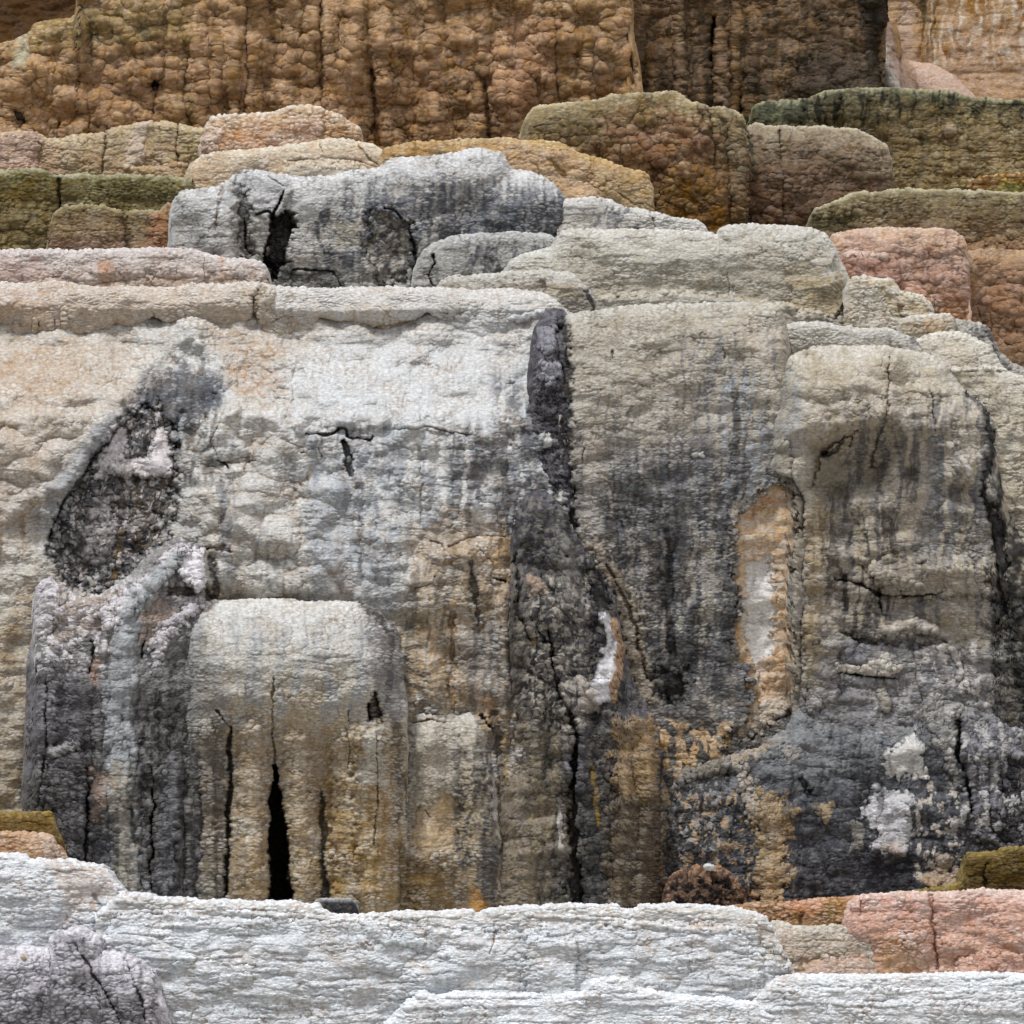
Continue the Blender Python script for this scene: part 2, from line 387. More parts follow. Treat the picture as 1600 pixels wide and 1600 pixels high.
# ------------------------------------------------------------------ upper tiers
WARM = [1.12, 1.10, 1.04]
sheet('rock_wall', 'dark brown wall showing in the upper left corner behind the knobbly brown wall', 'rock wall',
      [(-160, -60), (200, -60)], 130, 1330, '5d4429', lip=10, bot_amp=3, bots=14, scl=.8, cav='33230f', spx=2.2)
sheet('rock_wall', 'streaked orange and white wall in the far upper right corner', 'rock wall',
      [(1340, -60), (1760, -60)], 200, 1480, [(0, '9b7a4c'), (90, '9c8266'), (170, 'a08468')], scl=.6, bot_amp=1.5, bots=8, lump=6, cav='7a5c34', cavk=.3, spx=2.0, wet=.3,
      feats=[streaks(1425, -60, 1760, 110, '8a5f22', .85, 10, 60, -.05), streaks(1440, -60, 1760, 120, 'b9aea0', .8, 9, 50, .05, sd=3), streaks(1425, -60, 1470, 110, '4e4420', .9, 12, 160, -.2, sd=5),
             stroke([(1415, -60), (1416, 120)], 14, 0, 'a08a7c', .8), streaks(1480, 20, 1700, 160, 'ab8f78', .7, 12, 40, -.1, sd=6)])
sheet('travertine_mound', 'smooth pale pink mound bulging below the orange streaked wall, upper right', 'mound',
      [(1362, 60), (1374, 30), (1388, 25), (1398, 32), (1405, 50), (1409, 80), (1413, 92), (1432, 97), (1452, 98), (1470, 106), (1492, 118), (1505, 132), (1522, 148), (1535, 168), (1545, 200)], 215, 1300,
      [(0, 'a18b7e'), (60, 'a0897b')], lip=26, roll=60, rollamp=.9, ledge=0, scl=.22, lump=3, rimn=.4, cav=None, wet=.45,
      feats=[stroke([(1374, 80), (1385, 120), (1405, 160)], 22, 12, 'bab6b2', .9, .8), stroke([(1408, 60), (1420, 110), (1440, 160)], 9, -4, '8f7250', .6, .8),
             stroke([(1396, 30), (1403, 60), (1406, 86)], 10, 6, '8c6c40', .8, .7), area([(1365, 92), (1385, 110), (1396, 160), (1365, 160)], -10, '2c2c2a', .8, 16, 6)])
vcol = dict(colw=46, colamp=9)
sheet('rock_wall', 'dark brown and green wall with vertical drip columns, top right', 'rock wall',
      [(940, -60), (1385, -60), (1392, -20), (1390, 20), (1385, 36), (1374, 58), (1371, 90), (1374, 120), (1384, 160), (1386, 190)], 235, 1130, [(0, '664c30'), (90, '6d553f'), (190, '5e4d3d'), (300, '5a4226')],
      lip=22, roll=50, scl=.6, ledge=0, bot_amp=5.5, bots=17, lump=9, colw=34, colamp=9, cav='1f1811', cavk=.65, tip='8d7a5e', tipk=.5, wet=.55, patch='45391f', patchk=.7,
      feats=[streaks(995, -60, 1380, 200, '2e2a1c', .5, 18, 110, .05), streaks(1000, -60, 1240, 200, '7a5c38', .6, 14, 140, .12, sd=17), streaks(1225, -60, 1250, 150, '6b4a20', .8, 14, 140, -.1, sd=19),
             area([(1335, -60), (1392, -60), (1392, 30), (1372, 60), (1372, 160), (1345, 160), (1350, 80), (1340, 40)], 0, '23241f', .8, 18, 10), area([(1250, 90), (1370, 90), (1370, 160), (1250, 160)], 6, '4c4238', .7, 20, 12),
             stroke([(1115, 30), (1114, 60), (1112, 90), (1113, 120)], [9, 10, 6, 4], -30, '1c120a', .95, .5, .2, part='drip_hole'), stroke([(1126, 62), (1128, 110), (1126, 160)], 11, 16, '7d6550', .7, .7),
             stroke([(1155, 140), (1158, 160), (1152, 190)], [4, 8, 9], -12, '17120c', .9), stroke([(1062, -60), (1060, 60), (1066, 160)], 9, 14, '6e5a48', .6)])
sheet('rock_wall', 'broad knobbly tan brown wall hung with grape-like lumps across the top left', 'rock wall',
      [(-160, 70), (0, 68), (22, 64), (48, 50), (52, 38), (80, 31), (112, 29), (118, 22), (122, -20), (130, -60), (985, -60), (986, 30), (991, 62), (996, 82), (1000, 110), (1004, 145), (1008, 160)], 260, 1010,
      [(0, '967850'), (60, '93785a'), (160, '876a50'), (300, '7a5c40')], lip=16, roll=45, scl=.55, bot_amp=7, bots=17, ledge=0, lump=20, colw=56, colamp=26, cav='382616', cavk=.75, tip='ab9274', tipk=.5, patch='8f6f4a', patchk=.7, wet=.2,
      feats=[area([(-160, 20), (300, 0), (300, 60), (60, 75), (-160, 90)], 0, '6f6840', .55, 30, 20), streaks(110, 20, 300, 110, '55502f', .6, 18, 110, .1, sd=4), streaks(240, -60, 1000, 220, '6b5222', .55, 24, 150, .05, sd=6), area([(20, 50), (48, 50), (40, 100), (24, 105)], 0, '8a9080', .8, 14, 8),
             area([(790, 30), (870, 30), (850, 180), (770, 190)], 4, '95725a', .5, 40, 20), area([(480, 60), (600, 60), (610, 200), (500, 190)], 5, '96795c', .4, 40, 20),
             stroke([(383, -60), (384, 60), (386, 180)], 5, -9, '5c4425', .6), stroke([(500, -60), (502, 80), (505, 170)], 8, -12, '6a5536', .6), stroke([(582, 110), (585, 160), (588, 225)], [8, 12, 14], -10, '553509', .85),
             stroke([(868, 40), (870, 120), (876, 180)], 6, -9, '5f4c2c', .6), stroke([(745, 100), (760, 160), (762, 210)], 10, -12, '4a3417', .7), stroke([(300, 80), (285, 150), (300, 195)], 6, -9, '4c361f', .7),
             stroke([(468, 55), (476, 70)], 3, -8, '2a1a0c', .9), stroke([(522, 82), (527, 92)], [6, 5], -16, '160e07', .95, part='small_hole'), stroke([(804, 84), (805, 96)], [4, 3], -14, '160e07', .95, part='small_hole'), stroke([(838, 115), (837, 138)], [4, 3], -12, '20150a', .9),
             area([(231, 128), (240, 120), (252, 120), (257, 132), (250, 143), (236, 144), (231, 136)], -26, '1f130b', .95, 5, 3, 8, part='dark_hole', col2='3c2818'),
             stroke([(243, 144), (242, 165), (238, 188)], [4, 5, 3], -12, '2a1b0f', .85), area([(87, 188), (95, 184), (98, 196), (95, 208), (88, 204)], -24, '150c06', .97, 4, 2, 8, part='dark_hole'),
             bump(155, 115, 30, 26, 12, '957660', .5), bump(175, 108, 26, 22, 8), bump(110, 160, 30, 26, 9), bump(150, 175, 28, 20, 9), bump(280, 170, 34, 30, 10, '87704a', .5),
             area([(22, 170), (40, 172), (42, 190), (36, 210), (20, 215)], -12, '2f2d1c', .9, 8, 6)])
sheet('terrace', 'wide terrace with a dark green and black striped rim, upper right below the pink mound', 'terrace',
      [(1172, 190), (1178, 168), (1200, 159), (1230, 157), (1260, 155), (1275, 148), (1295, 142), (1320, 139), (1380, 138), (1440, 140), (1482, 142), (1497, 148), (1511, 153), (1560, 156), (1600, 158), (1760, 160)], 330, 860,
      [(0, '85846c'), (7, '4e4d38'), (40, '574f36'), (70, '6a5a41'), (150, '6d5a3f')], lip=10, roll=26, scl=.85, bot_amp=4.5, bots=15, lump=7, colw=34, colamp=6, cav='262015', cavk=.6, tip='8f8b72', tipk=.45, patch='54482c', wet=.3,
      feats=[streaks(1175, 140, 1760, 200, '1f2018', .9, 13, 70, -.02, fade=16), area([(1255, 145), (1310, 135), (1310, 185), (1250, 200)], 10, None), area([(1178, 160), (1260, 156), (1255, 205), (1178, 200)], 0, '48503f', .6, 20, 8),
             area([(1380, 175), (1600, 180), (1600, 300), (1400, 300)], 0, '7d6b48', .6, 40, 25), streaks(1440, 180, 1600, 300, '8f7a58', .6, 14, 60, 0, sd=25), bump(1484, 204, 12, 11, 13, '8d7b62', .9), streaks(1190, 160, 1520, 300, '4a3d22', .5, 18, 70, .1, sd=28)])
sheet('mossy_ledge', 'small rusty orange mossy ledge at the right edge above the green-rimmed terrace', 'ledge',
      [(1440, 298), (1480, 289), (1510, 284), (1525, 277), (1560, 273), (1600, 270), (1760, 268)], 330, 640, [(0, '7a5a30'), (16, '6a4a22')], lip=8, scl=1.0, cav='352708', cavk=.6, tip='a58c60', tipk=.5,
      feats=[area([(1440, 280), (1515, 280), (1505, 310), (1440, 310)], 0, '5d5535', .9, 14, 6), area([(1555, 288), (1600, 284), (1600, 310), (1550, 310)], 5, '6b6a2c', .9, 8, 6)])
sheet('terrace', 'olive brown terrace of three stepped bulges with an amber foot, upper centre right', 'terrace',
      [(812, 215), (820, 190), (826, 178), (836, 168), (868, 163), (910, 160), (935, 156), (955, 149), (985, 146), (1020, 146), (1055, 145), (1066, 150), (1078, 159), (1095, 162), (1107, 168), (1112, 168), (1130, 168), (1145, 173), (1158, 180), (1164, 190), (1167, 205)], 400, 690,
      [(0, 'a39a80'), (6, '7a6e52'), (30, '685c44'), (70, '6f583f'), (120, '74573c'), (220, '6d4e30')], lip=10, roll=34, scl=.95, bot_amp=6, bots=19, lump=10, cav='33271a', cavk=.6, tip='9d9070', tipk=.4, patch='5d5138',
      feats=[stroke([(1109, 172), (1112, 215), (1118, 265)], [5, 6, 4], -16, '4f4332', .5), stroke([(1095, 160), (1104, 180), (1108, 215)], [8, 12, 10], 12), stroke([(1135, 175), (1148, 220), (1155, 330)], 14, 14, '6c5c4a', .5),
             area([(945, 175), (1080, 175), (1110, 200), (1120, 270), (1020, 260), (960, 240)], 8, '7d5b46', .7, 40, 20), stroke([(1005, 150), (1010, 190)], 16, 3, '6a5530', .6),
             area([(1020, 272), (1060, 262), (1110, 262), (1130, 280), (1138, 320), (1140, 400), (1020, 400)], 12, '75521f', .92, 18, 12, col2='5e4016', part='amber_foot'), area([(1015, 262), (1040, 265), (1030, 400), (1010, 400)], -8, '5e4428', .7, 12, 8),
             lumps([(880, 200), (1120, 180), (1150, 300), (1000, 280)], 17, 14, 7, cav='2e2015'), stroke([(1150, 330), (1160, 400)], 18, 0, '6a4a28', .6)])
sheet('terrace', 'grey brown round-ended terrace covered in small knobs, right of the olive stepped one', 'terrace',
      [(1158, 240), (1164, 205), (1172, 196), (1180, 194), (1200, 197), (1250, 198), (1320, 200), (1338, 204), (1355, 211), (1372, 219), (1385, 230), (1391, 248), (1394, 300), (1396, 330)], 400, 720,
      [(0, 'a39c8a'), (6, '7a7060'), (35, '6c5d4d'), (80, '685343'), (180, '5f4836')], lip=12, roll=46, rollamp=.5, scl=.8, bot_amp=6.5, bots=19, lump=9, cav='33271e', cavk=.6, tip='958a78', tipk=.35,
      feats=[stroke([(1220, 205), (1221, 280), (1228, 380)], [4, 5, 6], -12, '544638', .5), stroke([(1165, 195), (1175, 260)], 10, 0, '807a68', .5), area([(1160, 290), (1260, 285), (1260, 370), (1160, 370)], 0, '5d4028', .6, 30, 15),
             bump(1340, 250, 50, 50, 14), bump(1262, 270, 44, 50, 8), lumps([(1165, 280), (1220, 280), (1225, 370), (1165, 370)], 40, 18, 10, cav='2c1d12')])
sheet('terrace', 'cream and orange crusted ledge against the foot of the brown wall, upper left', 'terrace',
      [(312, 240), (318, 215), (322, 197), (332, 186), (350, 182), (385, 180), (420, 176), (445, 170), (470, 166), (500, 167), (508, 175), (530, 180), (545, 190), (558, 196), (562, 205), (567, 226)], 262, 780,
      [(0, 'b5aea6'), (5, 'a08a6e'), (30, 'a28068'), (60, 'a08270')], lip=10, roll=30, scl=1.5, bot_amp=2.5, bots=14, lump=7, cav='6f4a2a', cavk=.65, tip='c3bbb2', tipk=.5, patch='b3a49a', sx=11, sy=6,
      feats=[area([(325, 200), (420, 190), (420, 240), (320, 240)], 0, 'a8825f', .5, 22, 14), area([(320, 205), (345, 205), (335, 240), (318, 240)], 6, 'b0a29c', .8, 12, 8), area([(500, 180), (560, 192), (560, 225), (500, 225)], -4, '9b8060', .6, 16, 10)])
sheet('terrace', 'low pinkish cream band split by vertical seams at the left edge below the brown wall', 'terrace',
      [(-160, 212), (0, 208), (30, 206), (58, 208), (68, 215), (80, 219), (95, 217), (112, 212), (140, 209), (163, 208), (175, 201), (205, 196), (215, 192), (232, 191), (262, 192), (285, 196), (300, 200), (330, 202)], 310, 860,
      [(0, '9b8d74'), (20, '93826a'), (60, '937c64')], lip=9, roll=24, scl=1.25, bot_amp=3, bots=14, lump=7, colw=40, colamp=7, cav='54402a', cavk=.6, tip='b3a792', tipk=.4, patch='8a7c5e',
      feats=[area([(-160, 200), (68, 205), (60, 240), (70, 290), (-160, 290)], 6, '9a8078', .85, 14, 8), area([(208, 196), (228, 193), (222, 255), (198, 260)], 4, 'aa9c93', .85, 10, 6), stroke([(278, 198), (277, 255)], 4, -10, '6a5a3c', .5), area([(280, 200), (320, 200), (320, 250), (282, 250)], 6, '9a8d68', .6, 8, 5),
             stroke([(166, 210), (160, 270)], 5, -8, '6e5c45', .5), area([(200, 262), (290, 258), (290, 285), (200, 285)], 8, 'a0876a', .6, 8, 5), area([(60, 225), (100, 230), (90, 290), (60, 290)], 0, '927462', .6, 15, 10)])
sheet('terrace', 'cream dome-shaped terrace between the orange crusted ledge and the grey stained mass', 'terrace',
      [(284, 300), (290, 275), (298, 258), (310, 248), (330, 240), (360, 236), (400, 234), (440, 229), (475, 224), (510, 217), (535, 218), (560, 221), (585, 226), (598, 236), (604, 248), (608, 275)], 330, 640,
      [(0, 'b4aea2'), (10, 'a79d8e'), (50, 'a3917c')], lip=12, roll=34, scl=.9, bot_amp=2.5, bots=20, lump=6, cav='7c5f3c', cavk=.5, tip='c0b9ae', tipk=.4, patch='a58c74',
      feats=[stroke([(450, 252), (520, 248), (560, 252), (585, 262)], 2.5, -5, '75603f', .7), stroke([(500, 225), (505, 245)], 2, -4, '75603f', .7), stroke([(560, 228), (580, 250), (592, 262)], 3, -5, '75603f', .7), area([(285, 250), (360, 240), (350, 300), (285, 300)], 0, '9b866c', .6, 25, 14), area([(445, 255), (560, 258), (600, 280), (440, 280)], 8, 'b1aca2', .7, 8, 5)])
sheet('terrace', 'ochre ridge with a golden rim sloping down to the right, behind the grey mass', 'terrace',
      [(592, 250), (600, 234), (640, 224), (700, 220), (745, 218), (780, 215), (815, 219), (850, 220), (875, 222), (888, 230), (900, 238), (930, 246), (955, 255), (985, 265), (1003, 268), (1013, 275), (1018, 290), (1022, 330)], 360, 560,
      [(0, '9b845a'), (8, '8f7550'), (40, '9a8062'), (80, '8a7654')], lip=12, roll=34, rollamp=.5, scl=1.0, bot_amp=3, bots=18, lump=8, cav='5a4322', cavk=.55, tip='b5a488', tipk=.4, patch='a08468',
      feats=[area([(600, 228), (700, 220), (720, 250), (600, 258)], 0, '86652f', .7, 16, 10), area([(800, 225), (890, 255), (950, 320), (860, 310)], 0, 'a58c74', .7, 22, 12), area([(930, 260), (1020, 280), (1020, 340), (950, 330)], 4, '7f6f50', .6, 22, 12), stroke([(860, 250), (880, 275)], 7, -4, '7d5c28', .6), stroke([(940, 290), (980, 310), (1005, 330)], 3, -4, '5e4a2c', .5)])
sheet('terrace', 'mossy green-rimmed terrace on the left edge', 'terrace',
      [(-160, 268), (0, 269), (50, 265), (72, 267), (86, 275), (110, 273), (135, 273), (155, 277), (200, 275), (240, 276), (270, 278), (300, 280)], 420, 600,
      [(0, '92907a'), (7, '665c38'), (35, '63583a'), (70, '6b5c40')], lip=8, roll=22, scl=1.5, bot_amp=2, bots=14, lump=5, cav='2b2410', cavk=.6, tip='93906f', tipk=.4, patch='4c471f',
      feats=[area([(-160, 285), (88, 285), (90, 320), (-160, 330)], 0, '5e4c17', .7, 18, 10), stroke([(92, 280), (94, 330), (90, 400)], [5, 6, 7], -14, '5a5238', .6), area([(-160, 325), (80, 325), (80, 400), (-160, 400)], 4, '6c5c3c', .8, 15, 10), area([(95, 310), (290, 310), (285, 340), (95, 340)], -3, '6e6246', .7, 10, 6),
             lumps(full(-160, 340, 80, 400), 24, 18, 6, cav='2c2414')])
sheet('terrace', 'scaly brown block with an orange right edge, beside the pale grey mass on the left', 'terrace',
      [(76, 400), (80, 350), (84, 334), (96, 327), (130, 322), (160, 323), (178, 329), (200, 332), (235, 328), (250, 329), (258, 322), (275, 316), (290, 316)], 425, 480,
      [(0, '8a8263'), (6, '6c5c42'), (35, '75604a'), (70, '7a6050')], lip=9, roll=26, scl=1.7, bot_amp=2, bots=18, lump=6, cav='2f2416', cavk=.6, tip='958c72', tipk=.45,
      feats=[area([(235, 340), (270, 318), (285, 330), (275, 400), (235, 400)], 5, '8c5f42', .75, 18, 10), stroke([(194, 332), (198, 395)], 8, -8, '5d4f35', .6), bump(140, 370, 50, 50, 10)])
# ------------------------------------------------------------------ right side of the middle tier
sheet('terrace', 'green-brown terrace with pointed left end at the right edge, above the pink terrace', 'terrace',
      [(1256, 372), (1264, 350), (1268, 334), (1276, 327), (1296, 320), (1315, 311), (1330, 305), (1350, 301), (1385, 299), (1420, 297), (1470, 297), (1510, 298), (1600, 302), (1760, 304)], 520, 520,
      [(0, '9c967e'), (6, '6a6048'), (30, '685a43'), (60, '73604a'), (110, '7d5f42')], lip=10, roll=40, scl=1.1, bot_amp=5, bots=18, lump=8, cav='30271a', cavk=.6, tip='979075', tipk=.4,
      feats=[area([(1262, 335), (1340, 330), (1330, 372), (1262, 372)], -6, '3b3b24', .75, 22, 10), area([(1500, 385), (1600, 385), (1600, 560), (1510, 560)], 6, '80583a', .7, 22, 12), lumps([(1505, 390), (1700, 390), (1700, 520), (1510, 520)], 26, 22, 9, cav='3c2414')])
sheet('terrace', 'knobbly rust and brown slope at the right edge under the pink terrace', 'terrace',
      [(1440, 420), (1480, 400), (1508, 393), (1535, 389), (1570, 390), (1600, 392), (1760, 395)], 640, 440,
      [(0, '8e7860'), (30, '806650'), (80, '86664e'), (180, '725840')], lip=14, roll=40, scl=.7, bot_amp=7, bots=26, lump=10, cav='3a2415', cavk=.6, tip='a58a74', tipk=.35, spx=1.7)
sheet('terrace', 'pink knobbly terrace with a whitish rim, right of the big pale terrace', 'terrace',
      [(1296, 380), (1302, 366), (1315, 362), (1335, 360), (1352, 358), (1375, 357), (1440, 357), (1475, 358), (1492, 363), (1503, 371), (1509, 384), (1512, 400), (1513, 470)], 560, 380,
      [(0, 'a5978c'), (8, '9b836d'), (40, '957b6d'), (90, '8c6e5f'), (140, '7f6040')], lip=14, roll=36, rollamp=.5, scl=.8, bot_amp=6, bots=22, lump=8, cav='43291c', cavk=.55, tip='b8a195', tipk=.5, patch='9a7c72',
      feats=[area([(1400, 470), (1520, 470), (1520, 560), (1400, 560)], 0, '7c5428', .7, 26, 14), area([(1300, 400), (1385, 400), (1400, 418), (1402, 440), (1300, 440)], 14, '967266', .6, 6, 5), stroke([(1300, 398), (1340, 399), (1385, 402)], 4, 3, 'b3a399', .7), area([(1420, 455), (1440, 458), (1452, 475), (1420, 475)], 12, '9a6f56', .6, 5, 4),
             streaks(1420, 375, 1512, 450, '5f3f30', .45, 14, 60, .05)])
# ------------------------------------------------------------------ grey stained mass in the middle left
WARM = [.99, 1.0, 1.015]
GMf = [area([(365, 282), (395, 268), (440, 270), (455, 300), (430, 345), (380, 330)], 10, '9c9c9c', .8, 14, 8),
       streaks(480, 270, 900, 460, '4e4f54', .95, 20, 120, -.18, sd=3, fade=60), streaks(560, 275, 890, 400, '5d6068', .8, 26, 60, -.25, sd=4, fade=30), streaks(700, 330, 890, 460, '3f3d3e', .85, 14, 90, -.1, sd=8), streaks(820, 290, 895, 380, '54545a', .7, 12, 60, -.2, sd=9),
       streaks(290, 340, 380, 460, '5c5b5c', .6, 20, 60, .05, sd=10), streaks(335, 300, 350, 400, '9b7a5c', .6, 9, 80, -.2, sd=12),
       area([(372, 310), (385, 300), (395, 318), (390, 350), (400, 385), (430, 420), (425, 450), (400, 420), (375, 390), (366, 350)], -10, '38352f', .85, 9, 10, rock=.6, col2='6a655d'),
       area([(425, 332), (450, 330), (466, 345), (462, 365), (445, 390), (450, 410), (425, 440), (412, 420), (418, 380)], -60, '35302b', .92, 6, 7, rock=.9, part='cracked_hollow|dark broken hollow split by a crack', col2='4d473f', sd=5),
       stroke([(443, 298), (435, 318), (425, 335), (421, 365), (412, 400)], [2, 3.5, 5, 4, 3], -22, '0e0d0c', .95, .4, .3), stroke([(400, 335), (418, 330), (425, 334)], 3, -12, '151412', .9), stroke([(375, 400), (420, 420)], 3, -8, '1e1c1a', .8),
       stroke([(380, 340), (384, 380), (395, 400)], 4, -10, '1a1918', .85), stroke([(365, 290), (372, 272), (395, 266)], 3, -4, '4c4b4b', .7), stroke([(420, 275), (442, 290)], 1.6, -3, '3c3a38', .8),
       stroke([(600, 325), (618, 328), (628, 345), (640, 350)], 3, -12, '24211e', .8), area([(575, 330), (612, 328), (622, 345), (645, 348), (648, 380), (640, 440), (590, 450), (570, 400)], -18, '4f4b46', .75, 8, 9, rock=.7, col2='8c8374', part='broken_recess'),
       area([(520, 350), (560, 350), (570, 380), (520, 390)], 0, '8f8672', .6, 18, 10), stroke([(456, 420), (520, 424), (535, 448)], 3, -10, '1c1a18', .9), area([(450, 425), (535, 426), (545, 460), (450, 460)], -8, '4c4945', .7, 6, 6, rock=.4), area([(420, 405), (450, 402), (462, 450), (430, 455)], 0, '3c3a38', .8, 12, 8, rock=.6),
       stroke([(640, 352), (650, 400), (645, 448)], [4, 5, 3], -14, '24211f', .8), bump(700, 280, 90, 60, 16), bump(820, 330, 60, 60, 14), bump(560, 300, 70, 60, -8), stroke([(360, 290), (350, 340), (352, 400)], 22, 12), stroke([(345, 295), (338, 350)], 4, -8, '7d6650', .5),
       area([(440, 288), (530, 285), (500, 320), (470, 340), (450, 320)], 0, 'aaa9a6', .8, 22, 10)]
sheet('flowstone_mass', 'large grey stained hump with a white crown and dark broken hollows, middle left', 'flowstone',
      [(262, 420), (266, 350), (268, 325), (275, 308), (286, 299), (310, 296), (340, 293), (356, 284), (368, 272), (385, 265), (410, 268), (440, 274), (480, 277), (520, 275), (548, 268), (575, 266), (600, 259), (612, 250), (640, 245), (685, 244), (700, 240), (730, 234), (760, 233), (782, 240), (792, 252), (800, 264), (830, 268), (848, 276), (862, 286), (876, 302), (887, 318), (891, 340), (893, 400)], 480, 400,
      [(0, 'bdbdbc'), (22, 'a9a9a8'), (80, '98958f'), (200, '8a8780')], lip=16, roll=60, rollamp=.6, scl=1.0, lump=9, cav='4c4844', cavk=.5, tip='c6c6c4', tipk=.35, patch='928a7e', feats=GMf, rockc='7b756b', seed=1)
sheet('terrace', 'pale band with grey smudges descending right from the grey stained hump', 'terrace',
      [(870, 330), (885, 312), (905, 310), (940, 311), (955, 314), (975, 323), (1010, 328), (1030, 334), (1055, 341), (1085, 343), (1096, 348), (1102, 356), (1107, 372)], 395, 410,
      [(0, 'b5b3ae'), (30, 'aaa59b')], lip=10, roll=26, scl=1.1, lump=5, cav='6c6558', tip='c4c2be', feats=[streaks(910, 318, 1010, 395, '62636a', .85, 16, 60, .02, fade=16), stroke([(1018, 340), (1024, 355)], 2, -4, '4f4a42', .7)])
sheet('terrace', 'small grey ledge cracked at its left end, tucked below the grey stained hump', 'terrace',
      [(642, 460), (648, 425), (654, 402), (664, 388), (680, 378), (705, 370), (740, 366), (800, 364), (858, 366), (866, 372), (872, 400)], 480, 330,
      [(0, 'a5a5a2'), (20, '8f8d88'), (80, '85827a')], lip=12, roll=34, scl=.9, lump=6, cav='4b4844', cavk=.5, tip='b5b5b2', feats=[streaks(720, 372, 870, 470, '4d4d52', .9, 14, 60, -.1, fade=20), streaks(655, 385, 720, 470, '605f60', .5, 14, 60, .05, fade=20, sd=5), stroke([(676, 398), (680, 412), (668, 430), (678, 448)], 2.6, -9, '191817', .95, .4), area([(642, 400), (672, 395), (668, 445), (642, 450)], 5, '9b9791', .5, 6, 5)])
sheet('terrace', 'big smooth pale grey-cream terrace in the upper middle, highest of the pale central steps', 'terrace',
      [(776, 450), (786, 425), (800, 405), (818, 397), (845, 390), (862, 385), (868, 372), (880, 362), (905, 359), (960, 358), (1010, 360), (1060, 360), (1100, 364), (1121, 367), (1125, 357), (1138, 352), (1165, 351), (1205, 352), (1245, 354), (1275, 360), (1292, 368), (1302, 385), (1313, 408), (1326, 432), (1334, 455), (1339, 480), (1343, 530)], 560, 290,
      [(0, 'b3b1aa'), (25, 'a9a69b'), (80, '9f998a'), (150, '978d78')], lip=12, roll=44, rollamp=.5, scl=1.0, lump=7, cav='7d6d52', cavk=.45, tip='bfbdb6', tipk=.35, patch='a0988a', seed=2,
      feats=[area([(1230, 410), (1320, 430), (1340, 520), (1240, 510)], 0, '8f7d58', .6, 30, 18), area([(1010, 400), (1060, 395), (1080, 430), (1020, 435)], 0, '8f8c84', .6, 22, 12), stroke([(1135, 425), (1139, 450), (1138, 468)], 1.4, -3, '55504a', .7), area([(1230, 400), (1300, 400), (1310, 500), (1240, 500)], 5), area([(960, 462), (1080, 458), (1180, 470), (1340, 500), (1340, 560), (930, 560), (920, 470)], 14, 'aaa79e', .5, 10, 6)])
sheet('terrace', 'small thin ledge with a dark spot at its right end, under the big pale terrace', 'terrace',
      [(672, 465), (690, 440), (702, 433), (740, 431), (765, 428), (800, 426), (840, 424), (890, 425), (900, 433), (912, 446), (922, 455), (929, 470), (931, 500)], 530, 262,
      [(0, 'afada6'), (20, 'a49d90'), (60, '9b9386')], lip=9, roll=24, scl=1.0, lump=4, cav='75674f', tip='bcbab4', feats=[stroke([(846, 440), (850, 452)], 6, -3, '57524d', .7), area([(868, 456), (905, 462), (925, 470), (925, 492), (880, 490)], -3, '615e5e', .65, 14, 10), stroke([(915, 455), (925, 470), (927, 485)], 6, -6, '2d2b2c', .9), area([(850, 445), (900, 440), (900, 465), (860, 465)], 0, '9a8c74', .6, 12, 8)])
sheet('terrace', 'thin pink-tinged white band along the left edge above the broad cream shelf', 'terrace',
      [(-160, 392), (0, 392), (60, 391), (110, 394), (150, 392), (185, 389), (240, 389), (300, 392), (330, 398), (360, 405), (395, 407), (412, 414), (418, 424), (421, 450)], 490, 310,
      [(0, 'b5aeaa'), (14, 'aea39b'), (50, 'a8968a')], lip=9, roll=22, scl=1.3, lump=6, bot_amp=1.5, bots=18, cav='8a6248', cavk=.45, tip='c4bfbb', tipk=.4,
      feats=[stroke([(165, 415), (163, 445)], 14, 0, 'a57a58', .8), area([(100, 425), (420, 432), (420, 460), (100, 460)], -3, '9a8672', .5, 10, 8), stroke([(345, 405), (350, 445)], 8, 0, 'a88468', .6), area([(-160, 400), (60, 405), (60, 440), (-160, 440)], 0, 'a98f86', .6, 18, 10), stroke([(320, 405), (318, 440)], 2, -4, '90765a', .6),
             lumps(full(-160, 420, 420, 470), 40, 20, 6, cav='6f5740')])
# ------------------------------------------------------------------ right stepped edge
sheet('terrace', 'cream stepped ledge right of the big pale terrace, topmost of the right-hand staircase', 'terrace',
      [(1318, 470), (1326, 440), (1335, 433), (1352, 432), (1365, 436), (1392, 437), (1400, 445), (1406, 454), (1425, 459), (1440, 462), (1450, 470), (1458, 486), (1462, 500)], 560, 230,
      [(0, 'b7b2a5'), (40, 'aaa292')], lip=8, roll=22, scl=1.4, lump=5, cav='86683c', cavk=.5, tip='c8c5bc', tipk=.4, feats=[area([(1370, 455), (1450, 470), (1450, 492), (1400, 495)], -4, '9c8458', .65, 14, 10), stroke([(1408, 480), (1410, 540)], 6, -8, '978c7a', .5), stroke([(1330, 440), (1400, 447)], 6, 0, '9a8a64', .6)])
sheet('terrace', 'grey-tipped small ledge at the far right end of the pale staircase', 'terrace',
      [(1478, 540), (1486, 508), (1492, 501), (1515, 502), (1532, 504), (1542, 511), (1550, 524), (1556, 540), (1563, 556), (1575, 566), (1600, 578), (1760, 600)], 680, 150,
      [(0, 'a5a196'), (30, '8f8b84'), (80, '817c74')], lip=10, roll=26, scl=1.1, lump=5, cav='4f473a', cavk=.5, tip='b5b2aa', feats=[streaks(1500, 505, 1560, 560, '55565a', .8, 14, 40, 0, fade=10), stroke([(1545, 520), (1560, 560), (1575, 580)], 7, -6, '3a3939', .8), area([(1560, 550), (1600, 560), (1600, 600), (1565, 590)], 0, '8a8580', .7, 8, 6, rock=.5)])
